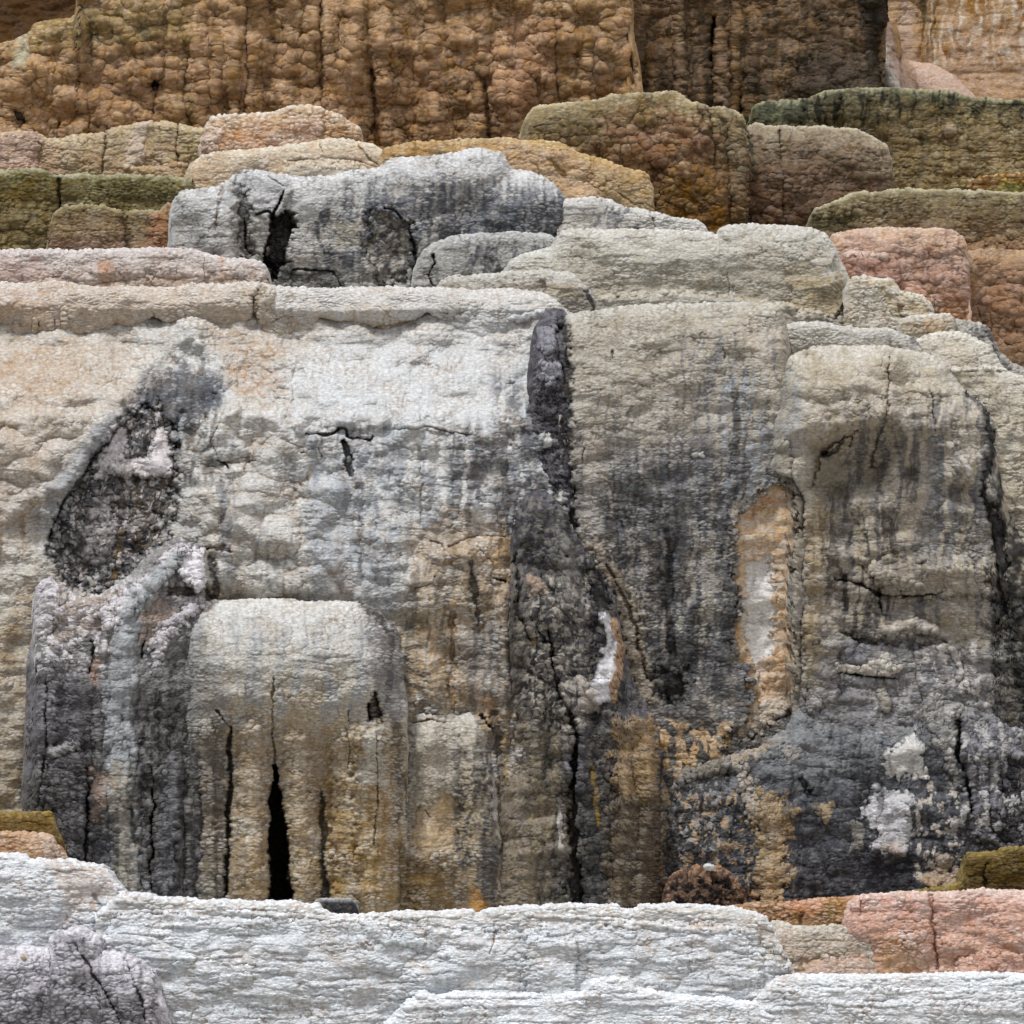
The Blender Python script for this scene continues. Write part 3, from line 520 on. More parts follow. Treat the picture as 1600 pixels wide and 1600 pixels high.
sheet('terrace', 'cream ledge with an orange tinge, second step of the right-hand staircase', 'terrace',
      [(1404, 530), (1410, 500), (1425, 494), (1455, 491), (1480, 491), (1488, 497), (1493, 508), (1498, 530)], 580, 130,
      [(0, 'b5b1a8'), (12, 'a69880'), (40, 'a39a8b')], lip=8, roll=20, scl=1.3, lump=4, cav='86683f', cavk=.5, tip='c8c5bd', feats=[area([(1445, 498), (1475, 500), (1470, 520), (1440, 520)], 0, 'a5845c', .6, 10, 6), stroke([(1490, 500), (1497, 518)], 4, -2, '5e5c5e', .8)])
sheet('terrace', 'cream sloping step draped over the right edge, third of the right-hand staircase', 'terrace',
      [(1424, 560), (1430, 533), (1445, 523), (1470, 519), (1500, 518), (1512, 524), (1530, 533), (1545, 540), (1552, 553), (1560, 566), (1574, 580), (1600, 590), (1760, 620)], 1050, 100,
      [(0, 'b9b5aa'), (30, 'a69e8f'), (90, 'a29a8a')], lip=10, roll=30, scl=1.2, lump=7, cav='7f6e50', cavk=.45, tip='c8c5bb', seed=3, prof=[(0, 0), (60, -20), (250, -30)],
      feats=[stroke([(1490, 578), (1540, 576), (1600, 580)], 4, 6, 'c2bfb6', .7), area([(1490, 580), (1600, 578), (1600, 800), (1500, 800)], 8, 'a69e8d', .4, 6, 5), streaks(1560, 620, 1600, 700, '5c5a58', .7, 8, 40, 0, fade=16)])
sheet('terrace', 'thin pale shelf running right from the top corner of the tall grey cliff', 'terrace',
      [(1222, 540), (1228, 510), (1240, 504), (1275, 503), (1300, 508), (1330, 512), (1340, 514), (1365, 512), (1385, 513), (1398, 519), (1420, 526), (1432, 534), (1441, 546), (1444, 580)], 620, 85,
      [(0, 'b1aea6'), (30, 'a39d91')], lip=8, roll=20, scl=1.2, lump=4, cav='6d6352', tip='c1bfb8', feats=[streaks(1345, 520, 1440, 570, '6c6b6c', .75, 18, 40, -.1, fade=14), stroke([(1425, 530), (1440, 546)], 6, -2, '5a5858', .7)])
# ------------------------------------------------------------------ great pale apron on the left and centre
WARM = [.99, 1.0, 1.015]
sheet('flowstone_shelf', 'broad white rolled shelf sweeping across the left half, with drooping undercut folds', 'flowstone',
      [(-160, 442), (0, 443), (60, 443), (95, 441), (120, 446), (160, 449), (260, 449), (300, 444), (340, 444), (385, 442), (410, 444), (440, 450), (500, 452), (620, 450), (680, 450), (700, 447), (760, 450), (810, 451), (840, 454), (862, 460), (874, 470), (884, 484), (888, 498)],
      [(-160, 560), (20, 556), (48, 548), (60, 556), (90, 538), (104, 546), (130, 522), (156, 528), (180, 505), (210, 512), (240, 490), (262, 505), (290, 500), (330, 528), (352, 520), (380, 536), (402, 542), (425, 534), (436, 546), (452, 520), (478, 516), (500, 496), (560, 506), (600, 512), (650, 498), (668, 486), (690, 500), (702, 536), (730, 560), (770, 592), (820, 600), (860, 560), (888, 540)], 245,
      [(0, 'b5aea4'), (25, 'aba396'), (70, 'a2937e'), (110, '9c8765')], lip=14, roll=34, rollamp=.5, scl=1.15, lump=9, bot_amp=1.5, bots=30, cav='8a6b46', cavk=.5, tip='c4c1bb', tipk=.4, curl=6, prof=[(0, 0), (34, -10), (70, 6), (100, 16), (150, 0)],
      feats=[area([(430, 440), (900, 445), (900, 620), (660, 620), (600, 480), (430, 500)], 0, 'b4b4b2', .75, 50, 25), area([(-160, 440), (420, 440), (420, 560), (-160, 560)], 0, 'ad9c8c', .42, 40, 20, 35), area([(-160, 450), (110, 450), (90, 490), (-160, 500)], 0, 'ab9788', .6, 30, 15), stroke([(407, 455), (398, 480), (400, 520)], [12, 10, 8], -14, '6f6238', .6), stroke([(388, 500), (400, 522), (430, 528)], [4, 9, 4], -16, '3a3216', .8),
             stroke([(415, 460), (410, 490), (430, 525)], 14, 10), stroke([(52, 500), (56, 530), (68, 548)], 4, 5, '8f7a58', .4), stroke([(98, 490), (103, 530)], 4, 5), stroke([(60, 505), (58, 540)], 3, -6, '80683f', .6), stroke([(85, 500), (88, 535)], 3, -6, '80683f', .6),
             stroke([(520, 503), (580, 511), (640, 500)], 3, -4, '8f6f45', .7), bump(770, 545, 80, 80, 16, 'b9bcbe', .8), bump(590, 480, 90, 36, 8), bump(200, 475, 100, 40, 8),
             stroke([(712, 496), (706, 515), (710, 548)], [4, 6, 3], -9, '434347', .9, .6), stroke([(708, 500), (730, 492)], 5, 4), stroke([(795, 500), (850, 488), (880, 490)], [4, 5, 4], 4, 'b9b9bb', .8), stroke([(845, 500), (870, 492), (882, 492)], [3, 6, 6], -5, '3b393a', .85),
             streaks(860, 430, 888, 480, '6b6868', .4, 9, 40, 0)], seed=4)

AP = [(-160, 500), (0, 500), (300, 490), (700, 480), (700, 480), (880, 480), (905, 500)]
hollow = [(262, 588), (285, 575), (330, 582), (350, 600), (352, 625), (325, 640), (305, 660), (285, 700), (277, 740), (276, 790), (262, 840), (225, 880), (200, 905), (165, 925), (120, 930), (95, 900), (72, 870), (76, 820), (92, 790), (128, 745), (150, 700), (178, 660), (215, 625), (238, 600)]
inner = [(182, 665), (215, 640), (250, 632), (268, 660), (274, 700), (276, 790), (258, 845), (215, 890), (160, 930), (105, 920), (78, 870), (82, 815), (110, 780), (130, 745), (150, 705)]
Lf = [# lobes of the slope
      area([(440, 540), (905, 490), (905, 900), (700, 880), (640, 900), (560, 960), (460, 900), (470, 700)], 0, 'b3b4b3', .65, 80, 25, 45),
      stroke([(290, 512), (235, 565), (190, 640), (130, 725), (80, 800)], [40, 42, 36, 32, 26], 18, None, soft=.95, warp=.06), stroke([(300, 515), (338, 560), (356, 640)], [34, 34, 26], 16, None, soft=.95, warp=.06), bump(370, 690, 100, 60, 22), bump(400, 800, 95, 75, 18), bump(450, 885, 90, 70, 20), bump(345, 800, 60, 80, 12), bump(520, 590, 110, 60, 14), bump(650, 600, 120, 60, 10), bump(60, 600, 90, 60, 14), bump(20, 700, 90, 70, 12), bump(110, 660, 70, 60, 12), bump(600, 900, 70, 70, 14), bump(560, 820, 90, 90, 10),
     
      lumps([(-160, 560), (230, 560), (150, 680), (70, 800), (-160, 860)], 62, 40, 18, 50, 21, '906c46', .7), lumps([(290, 640), (460, 630), (560, 930), (300, 930), (310, 760)], 78, 52, 24, 40, 22, '8b6a40', .7), lumps([(350, 540), (440, 530), (440, 620), (360, 620)], 38, 26, 12, 20, 23, '94704c', .8),
      lumps([(640, 850), (800, 850), (800, 1100), (640, 1080)], 50, 44, 12, 30, 24, '94703c', .6), lumps([(640, 640), (820, 640), (830, 900), (560, 900)], 70, 55, 7, 30, 25),
      area([(500, 545), (600, 510), (720, 530), (860, 600), (830, 680), (640, 650), (520, 700), (430, 660), (440, 600)], 0, 'b3b6b8', .5, 90, 34, 40), lumps([(300, 500), (900, 500), (900, 690), (300, 660)], 118, 62, 22, 50, 30), lumps([(-160, 520), (240, 520), (160, 650), (60, 790), (-160, 900)], 105, 70, 20, 50, 34), lumps([(480, 660), (780, 660), (780, 940), (640, 940)], 95, 80, 14, 50, 35), area([(430, 560), (460, 560), (455, 625), (430, 620)], 6, None), area([(330, 510), (440, 530), (440, 615), (350, 610), (330, 560)], -6, 'a39282', .5, 60, 26, 30), area([(-160, 540), (150, 540), (120, 620), (80, 720), (-160, 760)], 0, '9d8565', .55, 50, 25),
      area([(210, 515), (300, 505), (345, 560), (365, 640), (300, 620), (230, 580)], 14, 'aeb0ae', .6, 30, 15), area([(300, 640), (450, 620), (470, 800), (480, 940), (330, 930), (290, 800)], 5, 'b0afaa', .55, 30, 18),
      area([(-160, 620), (130, 620), (110, 760), (60, 880), (-160, 1100)], 0, 'aaa89e', .5, 50, 30), area([(130, 560), (240, 560), (170, 680), (100, 760), (60, 780)], 10, 'a9a79d', .6, 40, 18),
      stroke([(800, 620), (832, 720), (852, 800)], [18, 26, 30], -4, '55565b', .8, .9, .7, 12), stroke([(785, 740), (795, 880), (806, 1080), (822, 1300), (830, 1440)], [16, 22, 24, 26, 26], -6, '47474b', .85, .9, .8, 14, ys=2.5), stroke([(818, 640), (848, 740), (866, 800)], [6, 10, 8], 5, 'a9adb0', .8, .8, .6), stroke([(770, 640), (800, 760), (812, 860)], [10, 12, 8], 4, 'a6a9ab', .6, .9, .6),
      # cracked ledge on the white slope
      stroke([(470, 668), (500, 660), (620, 655), (720, 670)], 16, 9, None), stroke([(480, 678), (505, 680), (524, 676), (532, 667), (541, 670), (545, 684), (580, 688), (583, 684)], 3.2, -14, '2e2824', .9, .4), stroke([(616, 672), (650, 670), (672, 667), (700, 675), (735, 680)], 2.2, -7, '8f7450', .7), stroke([(470, 708), (495, 698), (503, 712)], 1.8, -6, '3e352a', .85),
      stroke([(540, 692), (544, 716), (548, 745)], [7, 10, 3.5], -26, '312e2c', .93, .4, .25, part='vent_hole'), bump(543, 716, 8, 9, 12, '857868', .7),
      # grey stains that run down the face
      streaks(470, 640, 760, 960, '7b8289', .8, 22, 160, -.02, sd=2, fade=60), streaks(690, 640, 900, 1080, '575a60', .95, 20, 170, -.12, sd=7, fade=70), streaks(760, 560, 905, 900, '63676d', .85, 20, 140, -.15, sd=9, fade=50), streaks(640, 930, 905, 1430, '5b5956', .85, 20, 200, -.08, sd=14, fade=60), streaks(330, 680, 470, 930, '75777a', .7, 14, 110, .18, sd=5), streaks(480, 640, 620, 760, '6c7177', .7, 10, 80, .1, sd=15),
      area([(650, 830), (720, 800), (800, 840), (800, 1120), (640, 1080), (625, 950)], 0, '99805c', .55, 50, 25), area([(760, 840), (800, 830), (800, 900), (770, 900)], 0, '957645', .6, 16, 10), area([(600, 900), (700, 900), (680, 960), (620, 960)], 10, 'a39a8a', .5, 18, 10),
      stroke([(735, 880), (742, 930), (748, 975)], [7, 11, 5], -5, '29292b', .88, .6, .45), stroke([(768, 970), (770, 1000)], 6, -2, '45464a', .8), stroke([(745, 985), (750, 1020)], 8, -2, '4c4b4a', .7), area([(715, 970), (790, 970), (790, 1090), (760, 1110), (720, 1050)], 2, '6d6c6c', .6, 22, 14),
      stroke([(772, 905), (788, 908)], [3, 4], -9, '2a2420', .9), stroke([(700, 855), (740, 838), (790, 838)], 2.2, -5, '8a6a3c', .7), stroke([(745, 855), (770, 880)], 2, -4, '8a6a3c', .6), area([(753, 1085), (775, 1085), (778, 1130), (765, 1140), (752, 1110)], -2, '9a7a58', .8, 7, 5), stroke([(755, 1120), (765, 1135)], 5, -18, '0d0c0b', .95),
      stroke([(672, 845), (690, 850), (695, 862)], 2, -5, '7d5f38', .7), stroke([(650, 920), (675, 912), (680, 900)], 2, -5, '7d5f38', .7), bump(660, 900, 34, 28, 12), area([(530, 880), (552, 885), (552, 935), (530, 935)], 0, 'a08670', .8, 8, 6),
      area([(470, 760), (560, 700), (640, 900), (620, 960), (540, 950)], 0, '969ba0', .6, 50, 25), stroke([(340, 720), (352, 722), (358, 732)], 2.4, -14, '231d18', .9), stroke([(350, 640), (330, 690), (345, 725), (400, 720)], 2, -4, '937752', .5),
      stroke([(345, 760), (352, 800), (348, 850)], 12, -2, '66686c', .6), stroke([(300, 860), (345, 856), (360, 862)], [3, 6, 3], -8, '4b433c', .8), stroke([(330, 870), (338, 905), (335, 930)], [6, 9, 7], -12, '4e4a47', .8), bump(340, 925, 16, 14, 14, '8d7b64', .7),
      # arched hollow on the left
      area(hollow, -8, '7c8186', .85, 22, 12, 20, sd=6), area([(225, 590), (340, 585), (345, 625), (300, 660), (270, 640), (205, 650)], 6, '5f646c', .8, 24, 14, sd=8), streaks(215, 585, 350, 700, '4b4d52', .75, 14, 40, -.05, sd=21, fade=20),
      area([(222, 600), (258, 572), (320, 578), (348, 612), (332, 645), (292, 668), (270, 650), (240, 645), (205, 655)], 3, '4c5056', .8, 14, 26, 20, ys=1.6, sd=61), area([(-160, 540), (230, 540), (190, 640), (110, 740), (40, 860), (-160, 1100)], 0, 'a8988a', .38, 50, 30, 40, sd=62), streaks(215, 600, 350, 760, '3c3e42', .7, 14, 50, -.1, sd=63, fade=20), area([(120, 700), (180, 640), (200, 660), (150, 740), (95, 800), (60, 830), (50, 800)], 2, '7c8187', .75, 18, 12, sd=64),
      area(inner, -24, '383637', .95, 14, 14, 16, rock=.75, part='hollow|dark weathered hollow with white crust', col2='5c5a5b', sd=9), stroke([(215, 645), (180, 672), (148, 715), (125, 750), (90, 800), (80, 840)], [3, 4, 5, 5, 4, 4], -16, '1d1c1d', .85, .5, .3),
      area([(175, 668), (192, 672), (200, 695), (188, 725), (170, 730), (150, 745), (158, 715)], 6, 'bfb9bc', .95, 8, 9, 10, sd=12, kill=.4), area([(245, 670), (262, 672), (268, 700), (272, 725), (262, 745), (200, 742), (180, 738), (170, 728), (235, 715)], 12, 'c4bfc0', .97, 6, 5, 10, sd=13, kill=.85, part='hollow>crust_shelf|white mineral shelf inside the hollow'),
      area([(185, 740), (275, 745), (274, 790), (250, 850), (205, 880), (190, 800)], -8, '3d3b3b', .6, 10, 10, rock=.9, col2='6d5b44', sd=14), area([(140, 780), (175, 770), (185, 830), (170, 880), (130, 870)], 8, '5f5c5c', .7, 14, 10, rock=.5, col2='a5a09d', sd=15), stroke([(188, 830), (184, 880), (180, 905)], 6, 0, '6d5424', .8, ns=8), stroke([(200, 825), (240, 815), (255, 820)], 8, 3, '8b8480', .7),
      spots(inner, 'a8a19f', 12, .36, .85, 16, 33, 1.3), stroke([(140, 905), (147, 932)], 5, 4, '969088', .7),
      stroke([(60, 780), (30, 810), (40, 860)], 5, -3, '8f7550', .5), streaks(-160, 740, 60, 1300, '8a7250', .5, 30, 90, 0, sd=23), streaks(20, 1150, 70, 1340, '3d3b38', .85, 12, 120, -.2, sd=24),
      stroke([(908, 560), (908, 1440)], 26, -30, '48464a', .9), 
      stroke([(434, 1190), (442, 1440)], 44, -110, '121110', .96, .4, .2, kill=.8),  # apron painted black where the column gap opens on it, as the gap's shade
      stroke([(668, 930), (672, 1130)], 24, 12, soft=.95, warp=.15), stroke([(708, 960), (706, 1120)], 7, -9, '8d6c3c', .5), stroke([(722, 700), (726, 880)], 26, 10, soft=.95, warp=.15), stroke([(820, 1130), (835, 1420)], 26, 16, soft=.95, warp=.12), stroke([(790, 900), (788, 1110)], 14, 10, soft=.9, warp=.15), stroke([(600, 700), (610, 880)], 30, 9, soft=.95, warp=.15), stroke([(655, 700), (660, 840)], 8, -7, soft=.9), stroke([(560, 760), (566, 900)], 10, -8, soft=.9),
      streaks(520, 680, 640, 960, '6e747a', .75, 14, 150, .05, sd=71, fade=50), streaks(620, 860, 800, 1130, '55534f', .7, 12, 150, .08, sd=72, fade=40),
      # foot of the central face
      streaks(620, 1100, 905, 1430, '8d7448', .6, 24, 220, .0, sd=31), streaks(780, 1000, 905, 1430, '434244', .8, 14, 240, .02, sd=32, fade=50), stroke([(772, 1120), (790, 1250), (800, 1420)], [12, 10, 8], -8, '3a3838', .7)]
sheet('flowstone_apron', 'vast white-cream stained face left of the central cleft, with an arched dark hollow', 'flowstone', AP, 1440, 0,
      [(0, 'a8a095'), (90, 'aeaba3'), (250, 'aaa9a6'), (400, 'a39e94'), (520, '9b917f'), (900, '7c6e58')], prof=[(480, 270), (540, 245), (600, 170), (650, 85), (690, 62), (760, 45), (900, 20), (1100, -5), (1430, -20)], absprof=True,
      lip=10, roll=20, scl=1.05, lump=11, cav='8a7152', cavk=.5, tip='c3c4c3', tipk=.4, patch='a09a8e', patchk=.4, colw=60, colamp=5, feats=Lf, rockc='6f6b68', seed=5, back=60)

# knobbly dark rib that follows the cleft
sheet('rock_rib', 'crumbling charcoal rib of rough rock in the upper cleft beside the tall grey cliff', 'rock rib',
      [(824, 640), (832, 560), (836, 525), (842, 508), (850, 490), (864, 486), (880, 490), (886, 500), (888, 560), (890, 640)], [(824, 670), (838, 715), (858, 760), (875, 790), (890, 800)], 60,
      '5b585c', lip=8, roll=14, scl=.9, lump=4, rock=.8, rimn=5, rockc='7c7a80', ends=(10, 4), prof=[(0, 60), (60, 10), (150, -5), (300, -10)], seed=6, back=120, curl=20,
      feats=[area([(845, 515), (860, 510), (868, 530), (860, 560), (842, 540)], 8, '8c8c92', .7, 8, 8), area([(848, 570), (872, 572), (880, 585), (860, 600), (846, 590)], 10, '94949b', .8, 7, 6), stroke([(872, 500), (868, 530), (876, 570), (884, 600)], 4, -12, '141315', .9, .5), stroke([(866, 520), (880, 510)], 4, -8, '141315', .9), area([(835, 620), (880, 600), (885, 690), (850, 680)], 0, '2f2d30', .8, 14, 10, col2='4c484c'), spots(full(835, 600, 890, 780), '2b292b', 8, .1, .8, 16, 3)])
# tall grey cliff right of the cleft
scar = [(1192, 760), (1210, 756), (1228, 760), (1240, 775), (1245, 810), (1238, 860), (1232, 930), (1238, 1000), (1242, 1060), (1232, 1110), (1205, 1135), (1170, 1155), (1140, 1168), (1130, 1150), (1160, 1125), (1176, 1090), (1168, 1050), (1145, 1005), (1148, 975), (1158, 950), (1150, 900), (1148, 840), (1152, 810), (1178, 785)]
core = [(1164, 890), (1172, 877), (1195, 868), (1208, 880), (1212, 930), (1210, 981), (1204, 1020), (1198, 1056), (1192, 1080), (1180, 1050), (1166, 1010), (1160, 960), (1165, 920)]
sheet('cliff_block', 'tall square-topped grey cliff streaked with charcoal, right of the central cleft', 'cliff',
      [(872, 560), (878, 508), (886, 494), (905, 489), (940, 485), (970, 480), (1000, 477), (1060, 475), (1100, 474), (1170, 473), (1203, 475), (1218, 482), (1227, 500), (1231, 530), (1240, 580), (1262, 640), (1275, 760)], 1440, 62,
      [(0, 'b0aca2'), (18, 'a19a8c'), (60, '9c9486'), (200, '989085'), (330, '87827d'), (500, '77726a'), (640, '5c5a5a'), (760, '504e4e'), (920, '4a4847')], lip=16, roll=40, rollamp=.5, scl=1.0, lump=9, colw=70, colamp=7, cav='5f523f', cavk=.5, tip='b3b1ab', tipk=.4, patch='8d8472', ends=(30, 0),
      prof=[(0, 0), (100, -22), (300, -30), (560, -10), (700, -25), (920, -40)], seed=7, rockc='6a6663',
      feats=[lumps(full(890, 520, 1240, 760), 60, 40, 6, 40, 27), area([(1150, 480), (1290, 480), (1290, 780), (1230, 780), (1190, 700)], 0, 'a59c8c', .8, 60, 30), streaks(930, 640, 1240, 1140, '53545a', .95, 26, 220, -.22, sd=1, fade=110), streaks(930, 700, 1240, 1140, '3b3a3c', .8, 16, 180, -.02, sd=2, fade=90), streaks(1040, 500, 1240, 760, '64666b', .75, 13, 90, .05, sd=3, fade=60), streaks(880, 590, 1060, 800, '5f6064', .6, 12, 60, .28, sd=4),
             streaks(1120, 560, 1210, 800, '858c93', .8, 14, 110, .0, sd=6), stroke([(1145, 600), (1150, 680), (1140, 740)], [8, 10, 10], 0, '3d3d41', .75, .7, .6, ys=2.5), stroke([(1045, 830), (1042, 900), (1045, 960), (1052, 1020)], [10, 14, 13, 12], -5, '2d2c2d', .85, .7, .5, ys=2.5), area([(1060, 680), (1130, 690), (1120, 830), (1060, 820)], 0, '5c5c60', .6, 40, 25),
             stroke([(879, 500), (884, 600), (884, 700), (886, 780), (900, 850)], [14, 17, 14, 16, 10], -18, '29282b', .9, .7, .5), stroke([(905, 730), (900, 800)], 10, 0, '59585a', .6), stroke([(898, 760), (897, 790)], 1.6, -5, '2a2725', .85), stroke([(912, 700), (910, 725)], 1.4, -4, '2a2725', .8), area([(1080, 708), (1098, 706), (1099, 714), (1082, 716)], 3, 'c9c6c2', .9, 3, 3),
             stroke([(955, 548), (957, 560)], 3, -4, '3b3530', .8), stroke([(1130, 545), (1132, 560)], 3, -3, '4a4540', .8),
             # pillar and seam left of the charcoal field
             stroke([(930, 850), (965, 920), (985, 980), (1000, 1050), (1010, 1090)], [14, 22, 26, 22, 16], 9, '80725e', .65, warp=.6), stroke([(945, 880), (985, 950), (1000, 1020), (1012, 1060)], 4, -9, '6b5235', .7), stroke([(1045, 1010), (1035, 1050), (1055, 1090)], [10, 24, 10], 12, '353435', .7, rock=.4), area([(1025, 1050), (1075, 1045), (1070, 1090), (1040, 1100)], -12, '2a2829', .8, 14, 12),
             # peeled scar
             area([(p[0] + (5 if p[0] > 1200 else -5), p[1] - 3) for p in scar], 2, None), area(scar, -15, 'bb9870', .96, 3, 13, 15, sd=17, kill=.6, rock=.35, part='spalled_scar|long peeled orange and white scar', col2='c2ae95'), stroke([(1175, 800), (1200, 780), (1230, 785)], 10, 0, '9b7148', .6), area(core, -5, 'd0cdc8', .95, 4, 9, 12, kill=.7, part='spalled_scar>bare_core|smooth white core of the scar'), area([(1185, 1030), (1228, 1020), (1235, 1100), (1190, 1130)], 2, 'a88660', .7, 12, 9, rock=.4), area([(1190, 1100), (1235, 1080), (1225, 1120), (1170, 1150)], 2, 'aca396', .7, 12, 9, rock=.5), stroke([(1240, 760), (1245, 820), (1240, 1000), (1250, 1080)], 17, 12, '8b8270', .6, soft=.9, warp=.05),
             # foot: charcoal rock and ochre crust
             area([(1000, 1120), (1180, 1130), (1240, 1440), (1010, 1440)], 0, '3a3839', .75, 30, 18, rock=.55, col2='57534f', sd=19), spots([(940, 1120), (1150, 1130), (1120, 1260), (940, 1260)], 'a5865c', 17, .0, .85, 20, 41, 1.6), area([(955, 1125), (1010, 1125), (1015, 1260), (975, 1290), (955, 1200)], 5, '9c8058', .85, 14, 14, sd=22), area([(940, 1250), (1040, 1230), (1040, 1440), (940, 1440)], 6, '6d5c44', .85, 22, 14, col2='7d6c54', sd=23),
             spots(full(950, 1350, 1050, 1430), '9c7444', 16, -.05, .85, 16, 42, 1.2), stroke([(955, 1160), (958, 1300), (950, 1420)], [6, 10, 16], -6, '2b292a', .75), streaks(930, 1180, 1060, 1430, '33312f', .7, 14, 150, .0, sd=43)])
# gnarled buttress down the centre
sheet('rock_buttress', 'gnarled charcoal buttress twisting down the centre beside the cleft, with a white and orange scar', 'rock buttress',
      [(770, 1130), (785, 980), (796, 880), (806, 810), (820, 780), (845, 768), (862, 776), (880, 800), (896, 835), (915, 865), (938, 890), (950, 915), (960, 950), (968, 990), (976, 1030), (988, 1075), (1006, 1100), (1030, 1130)], [(770, 1440), (1030, 1440)], -2,
      [(0, '5a595f'), (120, '504e51'), (300, '4f4b48'), (560, '4e4a46')], lip=20, roll=50, rollamp=.45, scl=1.1, lump=12, rock=.5, rockc='8a8275', colw=36, colamp=17, ends=(56, 44), cav='2b2827', cavk=.6, tip='8d8b8a', patch='464447', patchk=.6, seed=8, back=160, prof=[(0, 0), (200, -18), (600, -28)], curl=8,
      feats=[area([(760, 860), (800, 860), (822, 1000), (818, 1440), (760, 1440)], 0, '8a7f70', .7, 26, 16), streaks(790, 790, 960, 1140, '37363a', .85, 20, 160, -.1, sd=5), area([(870, 830), (900, 850), (900, 960), (870, 960)], 4, '77746e', .6, 22, 14), area([(905, 880), (945, 895), (955, 940), (935, 960), (920, 930)], -14, '252527', .85, 12, 9), stroke([(808, 870), (812, 960), (825, 1000)], [5, 7, 5], -14, '1d1d1f', .8), stroke([(858, 980), (864, 1040), (875, 1090), (895, 1130), (905, 1160)], [4, 6, 8, 9, 8], -24, '151414', .85),
             spots(full(820, 900, 920, 1150), 'a19a8e', 10, .2, .8, 20, 44, 1.2), area([(825, 900), (845, 905), (850, 925), (830, 930)], 3, '9c8470', .8, 7, 6), stroke([(830, 965), (855, 1005)], 5, -9, '1d1b1a', .8), stroke([(832, 995), (834, 1005)], 5, 0, '7d5e24', .8),
             area([(940, 960), (952, 962), (962, 990), (968, 1020), (962, 1060), (955, 1090), (935, 1100), (918, 1085), (930, 1060), (942, 1030), (948, 995)], 8, 'cfcdd0', .95, 5, 5, kill=.6, part='bare_scar|white scar edged with orange'), stroke([(958, 970), (968, 1010), (964, 1050), (955, 1095)], [4, 7, 7, 5], 3, 'ab8a68', .95, .4, .4, part='bare_scar>orange_edge'), area([(905, 1060), (935, 1080), (935, 1110), (905, 1110)], 2, 'a0958c', .8, 8, 6),
             streaks(780, 1120, 900, 1440, '85795f', .65, 24, 220, .0, sd=46), area([(770, 1130), (850, 1150), (880, 1300), (880, 1440), (770, 1440)], 4, '7a6c54', .5, 30, 20), streaks(830, 1150, 900, 1440, '39383a', .85, 18, 200, -.1, sd=47),
             stroke([(872, 1250), (876, 1290), (873, 1325)], [3, 4, 2], 3, 'a8a09a', .85, .4), stroke([(900, 1170), (893, 1240), (896, 1320), (900, 1440)], [8, 9, 13, 18], -100, '100f10', .9, .6, .25, part='cleft|deep black cleft at the foot of the buttress'), area([(905, 1200), (950, 1220), (950, 1440), (915, 1440)], 6, '38373a', .8, 14, 10, rock=.5, col2='504d4a'), stroke([(925, 1200), (932, 1240), (935, 1290)], [4, 6, 2], 2, '7d6424', .85), stroke([(888, 1180), (890, 1240)], 4, 4, '75737a', .7), stroke([(912, 1140), (905, 1230)], 10, 6, '55555a', .6),
             area([(960, 1130), (1020, 1120), (1030, 1250), (965, 1250)], 4, '9c8058', .75, 14, 14), area([(955, 1240), (1030, 1240), (1030, 1440), (950, 1440)], 6, '67573f', .75, 16, 12)])
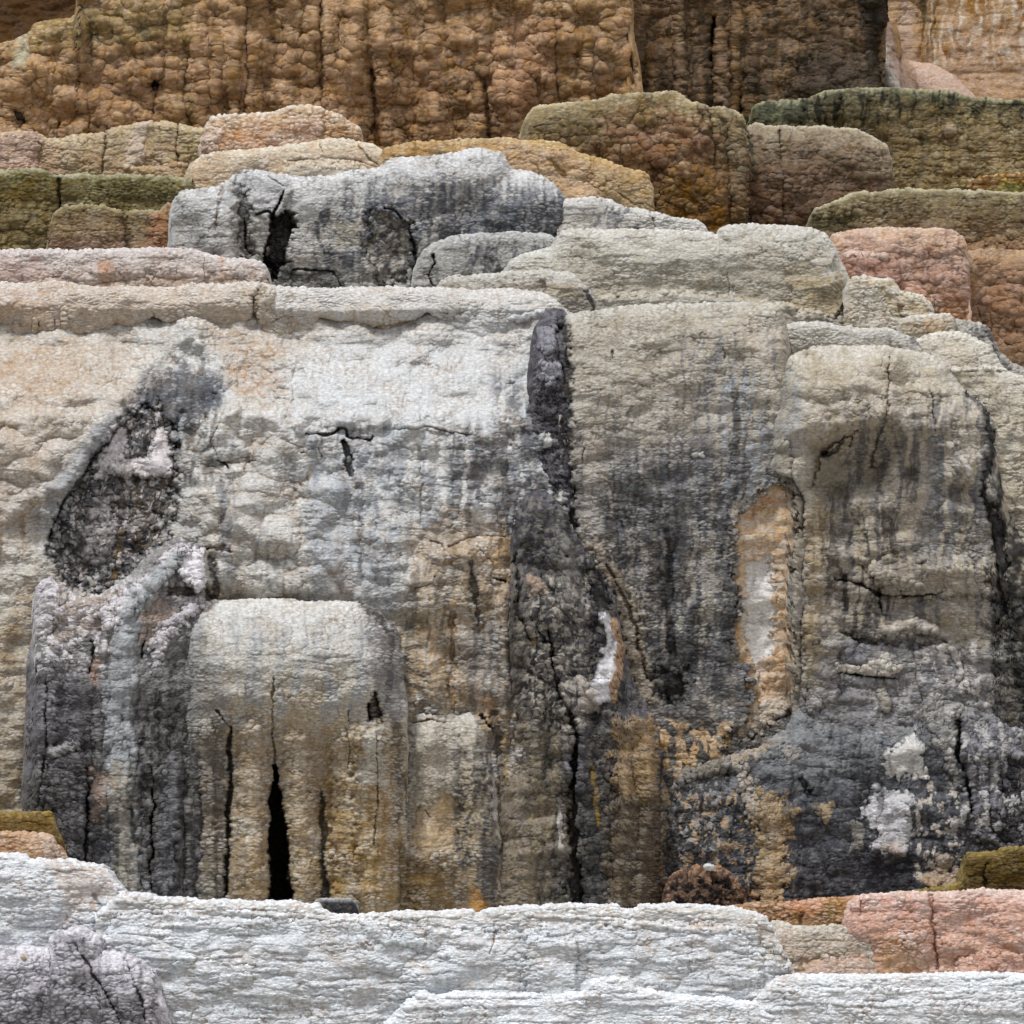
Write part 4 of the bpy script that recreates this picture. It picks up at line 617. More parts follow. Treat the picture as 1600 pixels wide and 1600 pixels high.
# right-hand cream cliff
sheet('cliff_block', 'massive cream cliff on the right whose bulging brow overhangs a stained face', 'cliff',
      [(1184, 900), (1192, 720), (1200, 630), (1212, 590), (1226, 565), (1245, 551), (1270, 545), (1300, 542), (1350, 541), (1386, 541), (1400, 545), (1430, 549), (1455, 557), (1475, 566), (1492, 585), (1505, 604), (1522, 620), (1540, 635), (1550, 655), (1556, 700), (1566, 760), (1577, 800), (1600, 850), (1640, 900), (1760, 960)], 1440, 22,
      [(0, 'b0aba0'), (30, 'a39b8b'), (110, 'a0978a'), (260, '9b9284'), (400, '877f74'), (500, '6c6866'), (600, '5c5c60'), (900, '4c4c50')], lip=18, roll=50, rollamp=.6, scl=1.0, lump=12, bot_amp=1.2, bots=24, cav='6b5a40', cavk=.55, tip='b8b5ac', tipk=.4, patch='8f8369', seed=9, rockc='8b847c', ends=(80, 0),
      prof=[(0, 20), (60, -10), (120, -24), (160, -8), (260, 0), (420, 8), (520, 10), (900, -20)],
      feats=[area([(1236, 560), (1400, 556), (1402, 655), (1335, 668), (1280, 694), (1264, 740), (1236, 760)], 24, None, soft=34, warp=6), area([(1290, 700), (1400, 690), (1560, 720), (1540, 860), (1300, 850)], -14, None, soft=50, warp=10), area([(1170, 735), (1236, 745), (1256, 775), (1252, 1000), (1246, 1440), (1170, 1440)], -110, None, soft=6, warp=3, kill=1), area([(1206, 560), (1300, 545), (1420, 560), (1400, 660), (1300, 680), (1262, 700), (1250, 760), (1250, 1100), (1215, 1100), (1206, 800)], 8, None, soft=40, warp=16), lumps([(1240, 600), (1400, 590), (1390, 670), (1280, 690)], 26, 18, 5, 20, 28),
             area([(1275, 700), (1300, 685), (1335, 672), (1395, 660), (1400, 690), (1370, 760), (1290, 780), (1268, 760)], -46, '8a7c66', .4, 34, 10, part='brow_recess'), stroke([(1268, 760), (1278, 715), (1300, 692), (1340, 672)], [5, 6, 4, 3], -14, '6d5a40', .7), stroke([(1318, 678), (1308, 705), (1285, 710)], [3, 6, 8], -6, '2d2a28', .85, .6, .5), stroke([(1333, 678), (1328, 695)], [3, 5], -8, '2a2624', .85), stroke([(1382, 665), (1368, 690), (1362, 730)], [3, 5, 6], -6, '37353a', .8),
             stroke([(1388, 560), (1388, 600), (1384, 660)], [3, 4, 5], -10, '75664a', .55), stroke([(1395, 610), (1430, 606), (1450, 614), (1458, 612), (1500, 614)], 5, 3, None), area([(1388, 606), (1455, 604), (1450, 670), (1390, 670)], 7, None), stroke([(1455, 612), (1460, 670)], 4, -7, '77706a', .5),
             streaks(1300, 620, 1560, 1060, '55555a', .8, 17, 150, .0, sd=4, fade=50), streaks(1440, 600, 1560, 900, '5c5e64', .75, 18, 160, -.05, sd=6), streaks(1540, 640, 1760, 1300, '26262a', .95, 26, 240, -.3, sd=7), stroke([(1500, 600), (1535, 640), (1548, 700), (1535, 760), (1560, 840), (1575, 960)], [4, 9, 12, 10, 14, 14], -16, '2a2a2d', .85, rock=.6),
             streaks(1180, 550, 1265, 790, '8a8b8a', .75, 16, 80, -.3, sd=60, fade=30), streaks(1255, 770, 1420, 1060, '463f3a', .8, 12, 130, .06, sd=8), stroke([(1252, 775), (1248, 850), (1250, 930), (1240, 1010), (1244, 1080)], [5, 5, 7, 8, 6], -26, '2b2723', .8, .6, .3, ys=2), stroke([(1222, 700), (1232, 800), (1228, 950), (1222, 1080), (1225, 1120)], 15, 12, '938970', .5), stroke([(1275, 790), (1272, 900), (1265, 1020)], 18, 5, '8b7858', .6), area([(1255, 1000), (1310, 1010), (1305, 1090), (1270, 1110), (1252, 1070)], 12, '847863', .7, 9, 9),
             lumps([(1320, 640), (1540, 640), (1540, 920), (1330, 920)], 64, 58, 14, 40, 29), bump(1425, 740, 16, 16, -16, '463f38', .7), bump(1380, 730, 12, 12, -8, '4a443c', .6), bump(1490, 735, 26, 26, 10), area([(1508, 730), (1514, 728), (1517, 740), (1512, 745)], 4, 'bdbab8', .9, 3, 2),
             # lower overhangs
             area([(1350, 880), (1400, 870), (1470, 890), (1520, 885), (1550, 900), (1540, 925), (1460, 935), (1380, 925)], 14, '8f8474', .4, 10, 9), stroke([(1300, 905), (1345, 912), (1370, 928), (1430, 932), (1470, 925)], [3, 5, 5, 4, 3], -16, '3b332a', .75), stroke([(1372, 920), (1375, 960)], [5, 3], -14, '2c2825', .8), stroke([(1320, 900), (1322, 960)], 7, -6, '3d3a3a', .7), bump(1475, 940, 24, 30, 12, '7d776f', .5),
             area([(1310, 985), (1350, 995), (1385, 1000), (1450, 985), (1480, 1005), (1440, 1012), (1340, 1010)], -10, '4a4034', .7, 6, 6), stroke([(1385, 985), (1430, 972), (1460, 985)], 8, 8, 'a59c90', .7), area([(1300, 1000), (1480, 1010), (1560, 1010), (1600, 1440), (1200, 1440), (1240, 1130)], 0, '5c5d63', .75, 26, 18, rock=.35, col2='77757a', sd=30),
             stroke([(1310, 1042), (1345, 1048), (1370, 1042), (1385, 1045), (1402, 1045)], [5, 6, 9, 10, 5], 6, 'b0a99e', .9, .4, .9, 8, part='crust_edge|pale curled edge of broken crust'), stroke([(1308, 1050), (1345, 1056), (1375, 1058), (1405, 1062)], 4, -16, '1b1a1b', .85), area([(1375, 1022), (1385, 1025), (1395, 1045), (1378, 1045)], 6, 'b0aaa0', .85, 5, 5), spots([(1340, 1055), (1430, 1055), (1420, 1110), (1360, 1100)], '8f8a86', 9, 0, .8, 12, 45), stroke([(1378, 1080), (1382, 1105)], 9, 8, '8d877b', .8, rock=.6),
             stroke([(1428, 1010), (1432, 1060), (1442, 1100)], 3, -10, '1e1d1f', .85), stroke([(1490, 1015), (1500, 1040), (1498, 1060)], 6, 6, 'a29d98', .8, rock=.5), spots(full(1430, 1000, 1570, 1140), 'b3ada6', 17, .3, .85, 20, 46, 1.2), area([(1540, 930), (1760, 930), (1760, 1320), (1560, 1320)], -8, '333236', .8, 20, 14, rock=.8, col2='55524f', sd=31)])
# rotten grey wall at lower right
RB = [(1034, 1240), (1046, 1215), (1062, 1206), (1085, 1200), (1108, 1196), (1128, 1186), (1150, 1180), (1172, 1172), (1200, 1160), (1228, 1140), (1250, 1108), (1268, 1104), (1300, 1112), (1330, 1118), (1360, 1122), (1400, 1128), (1425, 1122), (1440, 1100), (1446, 1086), (1462, 1090), (1490, 1096), (1510, 1104), (1545, 1118), (1575, 1130), (1760, 1160)]
sheet('rotten_rock_wall', 'blue-grey and black decayed wall with chalky and ochre patches at the lower right', 'rock wall', RB, 1450, 4,
      [(0, '7f7d79'), (40, '6b6d70'), (120, '505257'), (220, '434348'), (320, '3d3d41')], lip=5, roll=14, rollamp=.3, scl=1.0, lump=10, rock=.4, rimn=4, rockc='6f6d6c', cav='242427', cavk=.55, tip='7f8286', tipk=.35, patch='35353a', patchk=.7, seed=10, colw=40, colamp=7, back=60, prof=[(0, 22), (50, 0), (300, -24)], ends=(60, 0),
      feats=[stroke([(1128, 1192), (1150, 1186), (1172, 1178), (1202, 1166), (1232, 1142)], [8, 12, 12, 10, 6], 1, 'a8967e', .7, .7, .9, 9), area([(1040, 1190), (1130, 1180), (1130, 1300), (1040, 1440)], 0, '4c4844', .8, 20, 14, rock=.7, col2='36322f', sd=2), area([(1080, 1165), (1150, 1160), (1140, 1205), (1060, 1215)], 8, '827a6c', .8, 10, 10, rock=.3), area([(1035, 1205), (1060, 1200), (1070, 1235), (1045, 1240)], 6, '77685a', .8, 10, 8), spots([(1040, 1220), (1130, 1220), (1130, 1340), (1040, 1340)], '8d8a88', 12, .22, .8, 20, 5),
             streaks(1120, 1180, 1180, 1340, '1f1f22', .95, 24, 200, -.3, sd=3, fade=30), area([(1150, 1195), (1165, 1200), (1180, 1235), (1190, 1290), (1175, 1290), (1160, 1240)], 6, 'a39a8e', .85, 8, 9, 9, sd=6, part='chalk_patch'),
             area([(1185, 1240), (1215, 1245), (1240, 1265), (1235, 1290), (1225, 1345), (1235, 1370), (1215, 1410), (1190, 1420), (1180, 1370), (1190, 1320), (1180, 1290)], 5, '9b8562', .92, 7, 14, 13, sd=7, col2='8a7452', part='ochre_patch|ragged ochre patch'), spots(full(1060, 1240, 1240, 1430), '9a8060', 12, .3, .85, 20, 8, 1.5),
             area([(1385, 1180), (1400, 1170), (1412, 1160), (1430, 1143), (1442, 1165), (1438, 1180), (1450, 1200), (1445, 1212), (1400, 1215), (1380, 1208)], 4, 'bdbab5', .95, 4, 10, 12, kill=.4, sd=9, part='chalk_patch|upper white chalky patch'), area([(1352, 1262), (1362, 1245), (1380, 1240), (1420, 1240), (1430, 1255), (1418, 1262), (1422, 1290), (1426, 1305), (1412, 1320), (1412, 1337), (1385, 1330), (1362, 1322), (1375, 1300), (1352, 1280)], 4, 'b5b3b4', .95, 4, 10, 11, kill=.35, sd=10, part='chalk_patch|large white chalky patch'),
             area([(1360, 1318), (1412, 1315), (1414, 1338), (1385, 1333)], 0, 'a08c7a', .6, 8, 6), area([(1328, 1285), (1350, 1285), (1348, 1320), (1332, 1330)], 3, '8e897e', .8, 6, 8), area([(1222, 1165), (1232, 1163), (1252, 1172), (1248, 1185), (1235, 1190), (1224, 1180)], 3, 'ab9a84', .9, 4, 6, 8, part='ochre_patch|small tan chip below the cream cliff'), area([(1272, 1255), (1300, 1255), (1298, 1275), (1290, 1285), (1278, 1270)], 2, '9c8868', .85, 5, 7),
             stroke([(1250, 1220), (1262, 1232), (1262, 1240)], 9, -16, '3a2f24', .8, rock=.4), bump(1368, 1231, 7, 8, 8, 'b5b5b8', .9), spots([(1420, 1210), (1500, 1210), (1510, 1390), (1430, 1390)], 'b5ab9e', 17, .34, .85, 22, 11, 1.2), area([(1440, 1370), (1470, 1362), (1510, 1370), (1500, 1385), (1450, 1385)], 3, 'a88f72', .8, 6, 8), area([(1462, 1340), (1490, 1335), (1495, 1360), (1465, 1360)], 3, '9e8c78', .8, 6, 8),
             area([(1440, 1088), (1490, 1100), (1500, 1130), (1490, 1200), (1440, 1130)], 8, '99948b', .75, 12, 12, rock=.6, col2='6c6863', sd=12), area([(1495, 1120), (1530, 1110), (1600, 1150), (1600, 1320), (1540, 1320), (1515, 1290), (1500, 1200)], 6, '7a777c', .85, 14, 12, rock=.6, col2='4b484a', sd=13), stroke([(1497, 1130), (1500, 1180), (1512, 1230), (1520, 1270)], [8, 10, 8, 5], -22, '1c1815', .85), stroke([(1545, 1160), (1545, 1250), (1552, 1300)], 4, -12, '1c1a1c', .8), area([(1570, 1180), (1760, 1200), (1760, 1330), (1560, 1320)], -10, '2c2b2d', .8, 12, 10, rock=.9),
             spots(full(1480, 1110, 1600, 1300), 'aeaaa6', 15, .25, .8, 24, 14, 1.6), streaks(1200, 1120, 1400, 1300, '3c3e44', .7, 14, 110, .05, sd=15), streaks(1230, 1110, 1380, 1220, '8a8c8c', .5, 16, 60, .05, sd=16), area([(1205, 1120), (1260, 1110), (1300, 1200), (1250, 1230), (1200, 1180)], 0, '7d7f80', .6, 24, 14), area([(1350, 1330), (1430, 1335), (1430, 1440), (1350, 1440)], 0, '29292d', .7, 16, 10)])
# lobed shelf that stands on legs
sheet('travertine_curtain', 'domed pale shelf on fat tan columns standing at lower left like legs', 'flowstone',
      [(264, 1200), (268, 1060), (272, 1010), (280, 980), (294, 962), (306, 950), (320, 943), (345, 939), (400, 937), (450, 936), (470, 939), (520, 940), (548, 942), (572, 948), (592, 958), (606, 972), (622, 984), (632, 996), (635, 1012), (636, 1060)], 1440, -75,
      [(0, 'bab9b5'), (30, 'b0b0ad'), (110, 'a29e94'), (170, '998c76'), (260, '92816a'), (420, '897554'), (500, '7d6848')], lip=26, roll=80, rollamp=.8, scl=1.15, lump=7, cav='755c3c', cavk=.5, tip='c0beb8', tipk=.4, patch='9c9588', patchk=.5, seed=11, ends=(80, 60), back=200,
      prof=[(0, 0), (80, -36), (150, -48), (195, -38), (245, -6), (320, 2), (500, -18)],
      feats=[bump(440, 1030, 210, 120, 30), area([(250, 1010), (300, 1000), (335, 1080), (345, 1140), (340, 1440), (250, 1440)], -22, '6a6764', .35, 30, 10), area([(604, 1000), (660, 1000), (660, 1440), (612, 1440)], -18, None, soft=24), area([(268, 1130), (360, 1120), (362, 1440), (268, 1440)], 0, '5c5a57', .75, 18, 14, part='column|grey stained column, leftmost of the curtain', sd=31), area([(362, 1140), (430, 1150), (424, 1440), (360, 1440)], 0, '8d7c62', .4, 8, 6, part='column|tan column left of the black gap'), area([(428, 1150), (502, 1150), (502, 1440), (426, 1440)], 0, '8d7c62', .3, 8, 6, part='column|tan column right of the black gap'), area([(505, 1130), (640, 1130), (640, 1440), (503, 1440)], 0, '8f7a52', .45, 8, 6, part='column|broad ochre column at the right of the curtain'),
             streaks(275, 960, 600, 1150, '85898c', .75, 24, 100, -.02, sd=3, fade=50), area([(560, 940), (634, 960), (634, 1130), (600, 1130), (585, 1050)], -8, '66666a', .8, 18, 12), stroke([(572, 950), (592, 966), (606, 985)], [6, 9, 5], -2, '34343a', .8), stroke([(612, 990), (608, 1050), (602, 1110)], 8, -4, '505156', .7), 
             area([(578, 1085), (586, 1080), (600, 1120), (598, 1128), (576, 1128), (573, 1105)], -32, '57483a', .85, 5, 4, part='pocket'), stroke([(575, 1100), (577, 1126)], 3, -12, '1c1a18', .9), bump(617, 1130, 12, 12, 6, '3a3634', .85),
             area([(280, 1050), (360, 1060), (360, 1130), (280, 1130)], 0, '85827d', .5, 22, 14), stroke([(338, 1110), (352, 1130), (362, 1140)], 3, -9, '2d2720', .8), stroke([(360, 1135), (358, 1250), (355, 1400)], [5, 7, 7], -22, '2f2d2c', .8, .7, .4, ys=3), stroke([(294, 1180), (292, 1260), (288, 1340)], [3, 4, 4], -20, '161514', .85), stroke([(322, 1140), (325, 1400)], 15, 8, '6b6252', .5),
             stroke([(394, 1150), (396, 1420)], 32, 30, soft=.95, warp=.1), stroke([(462, 1160), (478, 1420)], 36, 30, soft=.95, warp=.1), stroke([(325, 1150), (325, 1420)], 30, 20, soft=.95, warp=.1), stroke([(565, 1160), (570, 1420)], 48, 22, soft=.95, warp=.1), stroke([(430, 1195), (432, 1260), (436, 1340), (440, 1440)], [5, 12, 18, 25], -150, '131110', .93, .35, .12, ys=3, part='black_gap|tall black triangular gap between the tan columns'), stroke([(424, 1230), (422, 1400)], 5, -4, '55534f', .7),  # gap between the columns coloured near black to deepen its shade
             stroke([(427, 1060), (425, 1130), (430, 1190)], 3, -9, '7f6f58', .4), stroke([(503, 1240), (506, 1330), (506, 1420)], [8, 10, 10], -14, '3a3633', .8, .7, .5, ys=3), streaks(500, 1160, 640, 1440, '85652f', .55, 20, 160, 0, sd=5), stroke([(588, 1150), (590, 1250), (584, 1320)], 1.8, -6, '5d4426', .7), stroke([(545, 1110), (546, 1200)], 1.8, -5, '6d5836', .6), stroke([(535, 1170), (540, 1400)], 26, 10),
             stroke([(620, 1140), (632, 1440)], 12, -2, '4a4846', .7), area([(570, 1135), (605, 1130), (600, 1230), (560, 1230)], 3, 'a6a39a', .7, 18, 12), stroke([(382, 1070), (384, 1085)], 1.3, -2, '5c4a34', .6), area([(262, 990), (305, 960), (312, 1060), (300, 1140), (262, 1140)], -2, '6e6f72', .7, 36, 16)])
sheet('flowstone_ledge', 'mid-height ledge with a peeled tan patch, right of the domed shelf with legs', 'flowstone',
      [(560, 1260), (575, 1150), (580, 1133), (596, 1130), (620, 1126), (636, 1112), (660, 1101), (690, 1094), (715, 1096), (738, 1104), (756, 1118), (768, 1140), (778, 1200), (796, 1300), (806, 1380)], 1445, -4,
      [(0, 'b3b1aa'), (30, 'a59f93'), (110, '938a7a'), (240, '85765c'), (320, '75603c')], lip=18, roll=50, rollamp=.6, scl=1.15, lump=7, cav='6f5a3a', cavk=.5, tip='b9b6b0', tipk=.4, colw=48, colamp=10, seed=12, ends=(10, 50), back=120, prof=[(0, 0), (70, -26), (320, -30)],
      feats=[stroke([(600, 1150), (602, 1420)], 24, 16, soft=.95, warp=.1), stroke([(668, 1120), (672, 1420)], 34, 16, soft=.95, warp=.1), stroke([(738, 1130), (748, 1420)], 26, 16, soft=.95, warp=.1), stroke([(645, 1130), (675, 1124), (695, 1130)], 2.2, -7, '8c6844', .8), area([(648, 1268), (655, 1260), (666, 1266), (680, 1250), (702, 1238), (714, 1250), (720, 1262), (716, 1300), (712, 1330), (690, 1330), (676, 1340), (656, 1338), (645, 1322)], -7, 'ab9471', .93, 4, 5, 10, kill=.6, part='peeled_patch|smooth tan patch where the crust has peeled'), stroke([(666, 1266), (672, 1278)], 2, -5, '3c3024', .8),
             streaks(615, 1130, 650, 1440, '4c4a4c', .9, 14, 240, -.2, sd=3), streaks(700, 1130, 800, 1440, '4a4a4e', .9, 18, 220, -.2, sd=4, fade=50), streaks(560, 1140, 640, 1440, '85683a', .6, 20, 160, -.1, sd=5), area([(642, 1340), (700, 1345), (700, 1440), (640, 1440)], 0, '6e5220', .75, 16, 12), area([(690, 1350), (740, 1350), (740, 1440), (690, 1440)], 0, '7a674a', .6, 16, 12),
             stroke([(762, 1130), (778, 1200), (788, 1300), (796, 1400)], [7, 8, 8, 9], -26, '1a191a', .85, .6, .3, ys=3), area([(768, 1235), (780, 1230), (783, 1270), (776, 1285), (768, 1270)], 4, 'a19a93', .85, 4, 5), stroke([(782, 1350), (785, 1410)], 5, 2, '99856c', .7, ys=2), area([(738, 1390), (750, 1392), (758, 1410), (750, 1440), (736, 1440)], 0, '9b6c28', .85, 6, 6), stroke([(612, 1150), (616, 1250)], 6, 0, '6e7074', .5)])
# broken crust at the far left
sheet('broken_crust', 'jagged mauve-grey broken crust with a pale drape running down it, lower left below the hollow', 'rock',
      [(30, 1250), (40, 1120), (44, 1040), (52, 1000), (56, 960), (58, 925), (66, 908), (80, 904), (92, 918), (104, 930), (130, 936), (150, 934), (170, 922), (196, 908), (210, 896), (222, 880), (246, 862), (268, 846), (284, 841), (292, 850), (310, 852), (324, 862), (327, 885), (326, 905), (322, 925), (318, 960)], [(30, 1330), (60, 1345), (120, 1380), (200, 1420), (318, 1430)], -34,
      [(0, '8a8684'), (60, '7d7976'), (160, '6c696a'), (300, '55534f'), (460, '4c4a46')], lip=12, roll=30, scl=1.3, lump=9, rock=.4, rockc='94908f', cav='2f2c2b', cavk=.55, tip='9a9896', patch='575458', patchk=.6, colw=34, colamp=11, seed=13, ends=(64, 8), back=90, prof=[(0, 0), (100, -22), (400, -34)],
      feats=[area([(58, 910), (90, 905), (100, 940), (80, 990), (55, 990)], 6, 'bdb8ba', .85, 8, 9, rock=.8), area([(90, 930), (200, 920), (170, 980), (80, 1010)], 2, 'a08f80', .7, 14, 12, rock=.3), area([(150, 960), (230, 900), (285, 843), (295, 860), (240, 930), (180, 980)], 8, 'ccc8c9', .9, 8, 8, rock=.8), spots([(60, 900), (220, 900), (160, 1060), (50, 1060)], 'c4c0c2', 12, .08, .8, 20, 4),
             area([(285, 856), (322, 862), (327, 905), (312, 925), (292, 910), (280, 890)], 16, 'cfcbce', .95, 5, 6, 9, rock=.4, part='white_knob|angular white knob at the top of the crust'), stroke([(324, 865), (328, 905)], 3, -6, '2c2628', .8), area([(265, 915), (305, 918), (300, 935), (262, 930)], -12, '57493a', .8, 7, 6), area([(225, 940), (260, 935), (280, 955), (250, 1020), (220, 1000)], 0, '8f7c6c', .7, 10, 10, rock=.5),
             area([(240, 1045), (262, 1000), (290, 972), (318, 942), (302, 942), (270, 965), (238, 1000)], 5, 'bfbabd', .9, 9, 10, 10, rock=.4), stroke([(226, 985), (222, 1030)], [3, 4], -12, '201c1c', .85), streaks(40, 1050, 160, 1360, '3f3e42', .85, 16, 180, -.1, sd=6), streaks(205, 1060, 300, 1430, '3a3839', .9, 14, 180, -.15, sd=7), area([(45, 1060), (90, 1040), (85, 1180), (45, 1180)], 6, '6f6b70', .7, 12, 10), area([(85, 1050), (140, 1050), (140, 1160), (90, 1170)], 4, '58565a', .6, 12, 10),
             stroke([(280, 868), (258, 895), (225, 930), (205, 965), (192, 1010), (185, 1080), (186, 1180), (190, 1300), (200, 1420)], [9, 15, 20, 24, 27, 27, 28, 30, 34], 10, '94989a', .92, .7, .45, 18, ys=2, kill=.3, part='pale_drape|pale blue-grey drape running down over the crust'), stroke([(185, 1200), (190, 1300), (200, 1420)], [16, 24, 30], 2, '867c68', .7, .6), streaks(160, 1180, 225, 1430, '5c5850', .7, 12, 160, 0, sd=8),
             stroke([(142, 1000), (146, 1030), (140, 1050)], 5, -12, '201d1c', .85), area([(138, 1030), (158, 1030), (155, 1072), (138, 1068)], 0, '8f7564', .8, 6, 7), stroke([(75, 1060), (72, 1180), (60, 1260)], 4, -10, '2b292b', .7), area([(75, 1170), (120, 1160), (138, 1200), (140, 1345), (90, 1345), (75, 1250)], 14, '5d5a5c', .85, 10, 9, rock=.2, col2='3c3a3c', sd=14, part='scaly_column|dark scaly column beside the small mossy ledge'), stroke([(80, 1175), (120, 1165)], 8, 2, '9a9696', .7, rock=.5),
             stroke([(137, 1200), (136, 1280), (130, 1345)], [5, 6, 5], -20, '151312', .85), area([(140, 1200), (170, 1210), (160, 1290), (142, 1280)], 0, '8a7566', .75, 8, 10), area([(140, 1290), (185, 1280), (180, 1360), (138, 1355)], 2, '45464a', .75, 10, 10, rock=.4), stroke([(235, 1200), (240, 1260), (234, 1390)], [4, 5, 4], -18, '191818', .85), stroke([(270, 1200), (262, 1300), (258, 1380)], 20, 10, '5f5f62', .7, rock=.3), stroke([(165, 1210), (178, 1230)], 8, 0, '8f7a68', .6)])
# ------------------------------------------------------------------ foreground tiers
sheet('mossy_ledge', 'olive brown mossy ledge low on the left edge against the dark scaly column', 'ledge',
      [(-160, 1266), (0, 1269), (60, 1269), (78, 1270), (86, 1282), (93, 1300), (100, 1320), (106, 1345), (108, 1370)], 1400, -110, [(0, '84703f'), (10, '6e5528'), (60, '5e4a24')], lip=8, scl=1.3, cav='2c2208', cavk=.6, tip='9c8656', seed=14)
sheet('terrace', 'peach coloured stepped ledge just below the olive mossy one at the left edge', 'terrace',
      [(-160, 1299), (0, 1301), (50, 1302), (75, 1302), (83, 1308), (87, 1320), (98, 1330), (104, 1345), (106, 1370)], 1400, -140, [(0, 'a5876a'), (30, '9c7b5c')], lip=8, scl=1.3, cav='7a5233', cavk=.5, tip='bfa893', tipk=.5, seed=15, feats=[area([(60, 1305), (90, 1310), (105, 1345), (70, 1350)], 3, 'a8978a', .8, 10, 6)])
WH = [(0, 'c2c4c6'), (40, 'b6b9bc'), (120, 'b5b8ba')]
wkw = dict(lip=8, roll=20, scl=1.3, lump=5, cav='9c8068', cavk=.45, tip='d6dadc', tipk=.5, sx=18, sy=4.4, ledge=2.2)
sheet('rubble_mound', 'low mound of reddish and black rubble at the foot of the dark lower right wall', 'rock',
      [(1036, 1430), (1040, 1400), (1050, 1380), (1062, 1368), (1080, 1360), (1098, 1356), (1125, 1360), (1142, 1370), (1155, 1386), (1162, 1402), (1166, 1430)], 1450, -70, [(0, '8f705a'), (30, '6d5644')], lip=12, roll=30, rollamp=.8, rock=.9, rockc='2a2625', scl=.8, lump=5, cav='221d1a', seed=16, rimn=6, ends=(16, 16), back=60,
      feats=[spots(full(1040, 1370, 1160, 1430), '26242a', 12, .05, .9, 10, 5), area([(1110, 1372), (1130, 1375), (1148, 1392), (1135, 1395), (1112, 1382)], -4, '1e1d20', .9, 5, 5)])
sheet('mossy_ledge', 'golden olive mossy ledge at the lower right between decayed wall and pink terrace', 'ledge',
      [(1425, 1405), (1434, 1393), (1450, 1388), (1478, 1385), (1498, 1378), (1506, 1366), (1510, 1345), (1514, 1335), (1540, 1333), (1560, 1330), (1575, 1326), (1760, 1318)], 1430, -95, [(0, '7d6a38'), (12, '5d4a20'), (60, '574422')], lip=8, scl=1.5, cav='241c08', cavk=.6, tip='91824e', tipk=.4, seed=17, sx=12, feats=[stroke([(1540, 1350), (1538, 1385)], 5, -6, '33280f', .7)])
sheet('terrace', 'low rusty orange ledge along the foot of the decayed wall, left of the pink terrace', 'terrace',
      [(1110, 1430), (1130, 1420), (1150, 1416), (1180, 1413), (1215, 1411), (1250, 1409), (1290, 1405), (1330, 1402), (1345, 1402)], 1480, -120, [(0, 'b08568'), (8, '9a6c4c'), (30, '85633c')], lip=6, scl=1.2, cav='5d3418', cavk=.55, tip='c09c84', tipk=.5, seed=18, patch='74602e', patchk=.7, feats=[stroke([(1253, 1430), (1252, 1448)], 5, -5, '5b3d1a', .7), area([(1285, 1410), (1325, 1408), (1320, 1450), (1280, 1450)], 0, '75602f', .7, 10, 8)])
sheet('terrace', 'tan shelf tucked between the white foreground tiers and the pink terrace', 'terrace',
      [(1196, 1450), (1208, 1438), (1225, 1440), (1240, 1446), (1280, 1448), (1320, 1447), (1345, 1446), (1352, 1455), (1358, 1480), (1375, 1530)], 1600, -140, [(0, 'b0aa9d'), (20, 'a3988a'), (60, 'a08b74')], lip=8, scl=1.4, lump=6, cav='7a6144', cavk=.5, tip='c2bdb3', tipk=.4, seed=19, feats=[area([(1265, 1500), (1300, 1495), (1370, 1505), (1370, 1540), (1250, 1540)], 7, 'ab9080', .7, 6, 6), stroke([(1240, 1505), (1280, 1500)], 8, -3, '8f6f4e', .5)])
sheet('terrace', 'salmon pink scaly terrace at the lower right edge', 'terrace',
      [(1310, 1470), (1313, 1448), (1320, 1425), (1327, 1410), (1340, 1402), (1360, 1398), (1395, 1396), (1440, 1395), (1500, 1393), (1600, 1391), (1760, 1390)], 1600, -132,
      [(0, 'bba79c'), (14, 'b38f80'), (50, 'ae8672'), (90, 'aa846c'), (130, 'a07a5e')], lip=10, roll=26, scl=1.3, lump=9, bot_amp=2, bots=22, cav='84492f', cavk=.5, tip='ccbab1', tipk=.5, patch='b0907f', seed=20,
      feats=[stroke([(1455, 1400), (1456, 1440), (1462, 1480), (1466, 1520)], [5, 7, 7, 5], -7, '8a4f30', .6), stroke([(1457, 1450), (1463, 1486)], 2, -3, '6a4426', .7), stroke([(1345, 1408), (1344, 1430)], 3, -5, '9a5c40', .6), area([(1500, 1500), (1540, 1492), (1600, 1490), (1600, 1540), (1490, 1540)], 9, 'b68d7b', .7, 6, 6), area([(1370, 1470), (1440, 1470), (1440, 1520), (1370, 1520)], 0, 'a08058', .6, 22, 14), stroke([(1340, 1420), (1350, 1500)], 10, 6)])
sheet('terrace', 'upper white tier of the left foreground, stepping down from the peach ledge', 'terrace',
      [(-160, 1330), (0, 1333), (25, 1334), (40, 1336), (46, 1343), (80, 1345), (126, 1347), (135, 1350), (162, 1353), (172, 1364), (178, 1374), (188, 1386), (196, 1397), (205, 1440)], 1620, -160, WH, seed=21, feats=[area([(70, 1350), (170, 1355), (180, 1400), (110, 1410)], 0, 'b09f90', .6, 20, 12), stroke([(147, 1400), (158, 1422)], [7, 6], -3, '5b5d60', .85), area([(100, 1395), (150, 1395), (150, 1425), (100, 1425)], -2, 'a89684', .6, 14, 8), bump(50, 1390, 70, 60, 12)], **wkw)
sheet('dark_block', 'small blue-black slab lying on the white rim at the foot of the tan columns', 'rock',
      [(488, 1425), (492, 1410), (502, 1406), (530, 1405), (550, 1406), (556, 1414), (560, 1432)], 1440, -120, [(0, '9a9c9e'), (5, '47484e'), (30, '3c3a36')], lip=4, roll=8, scl=1.2, cav='1e1d1e', seed=22, ends=(6, 6), back=40, rock=.3, rockc='7d7050')
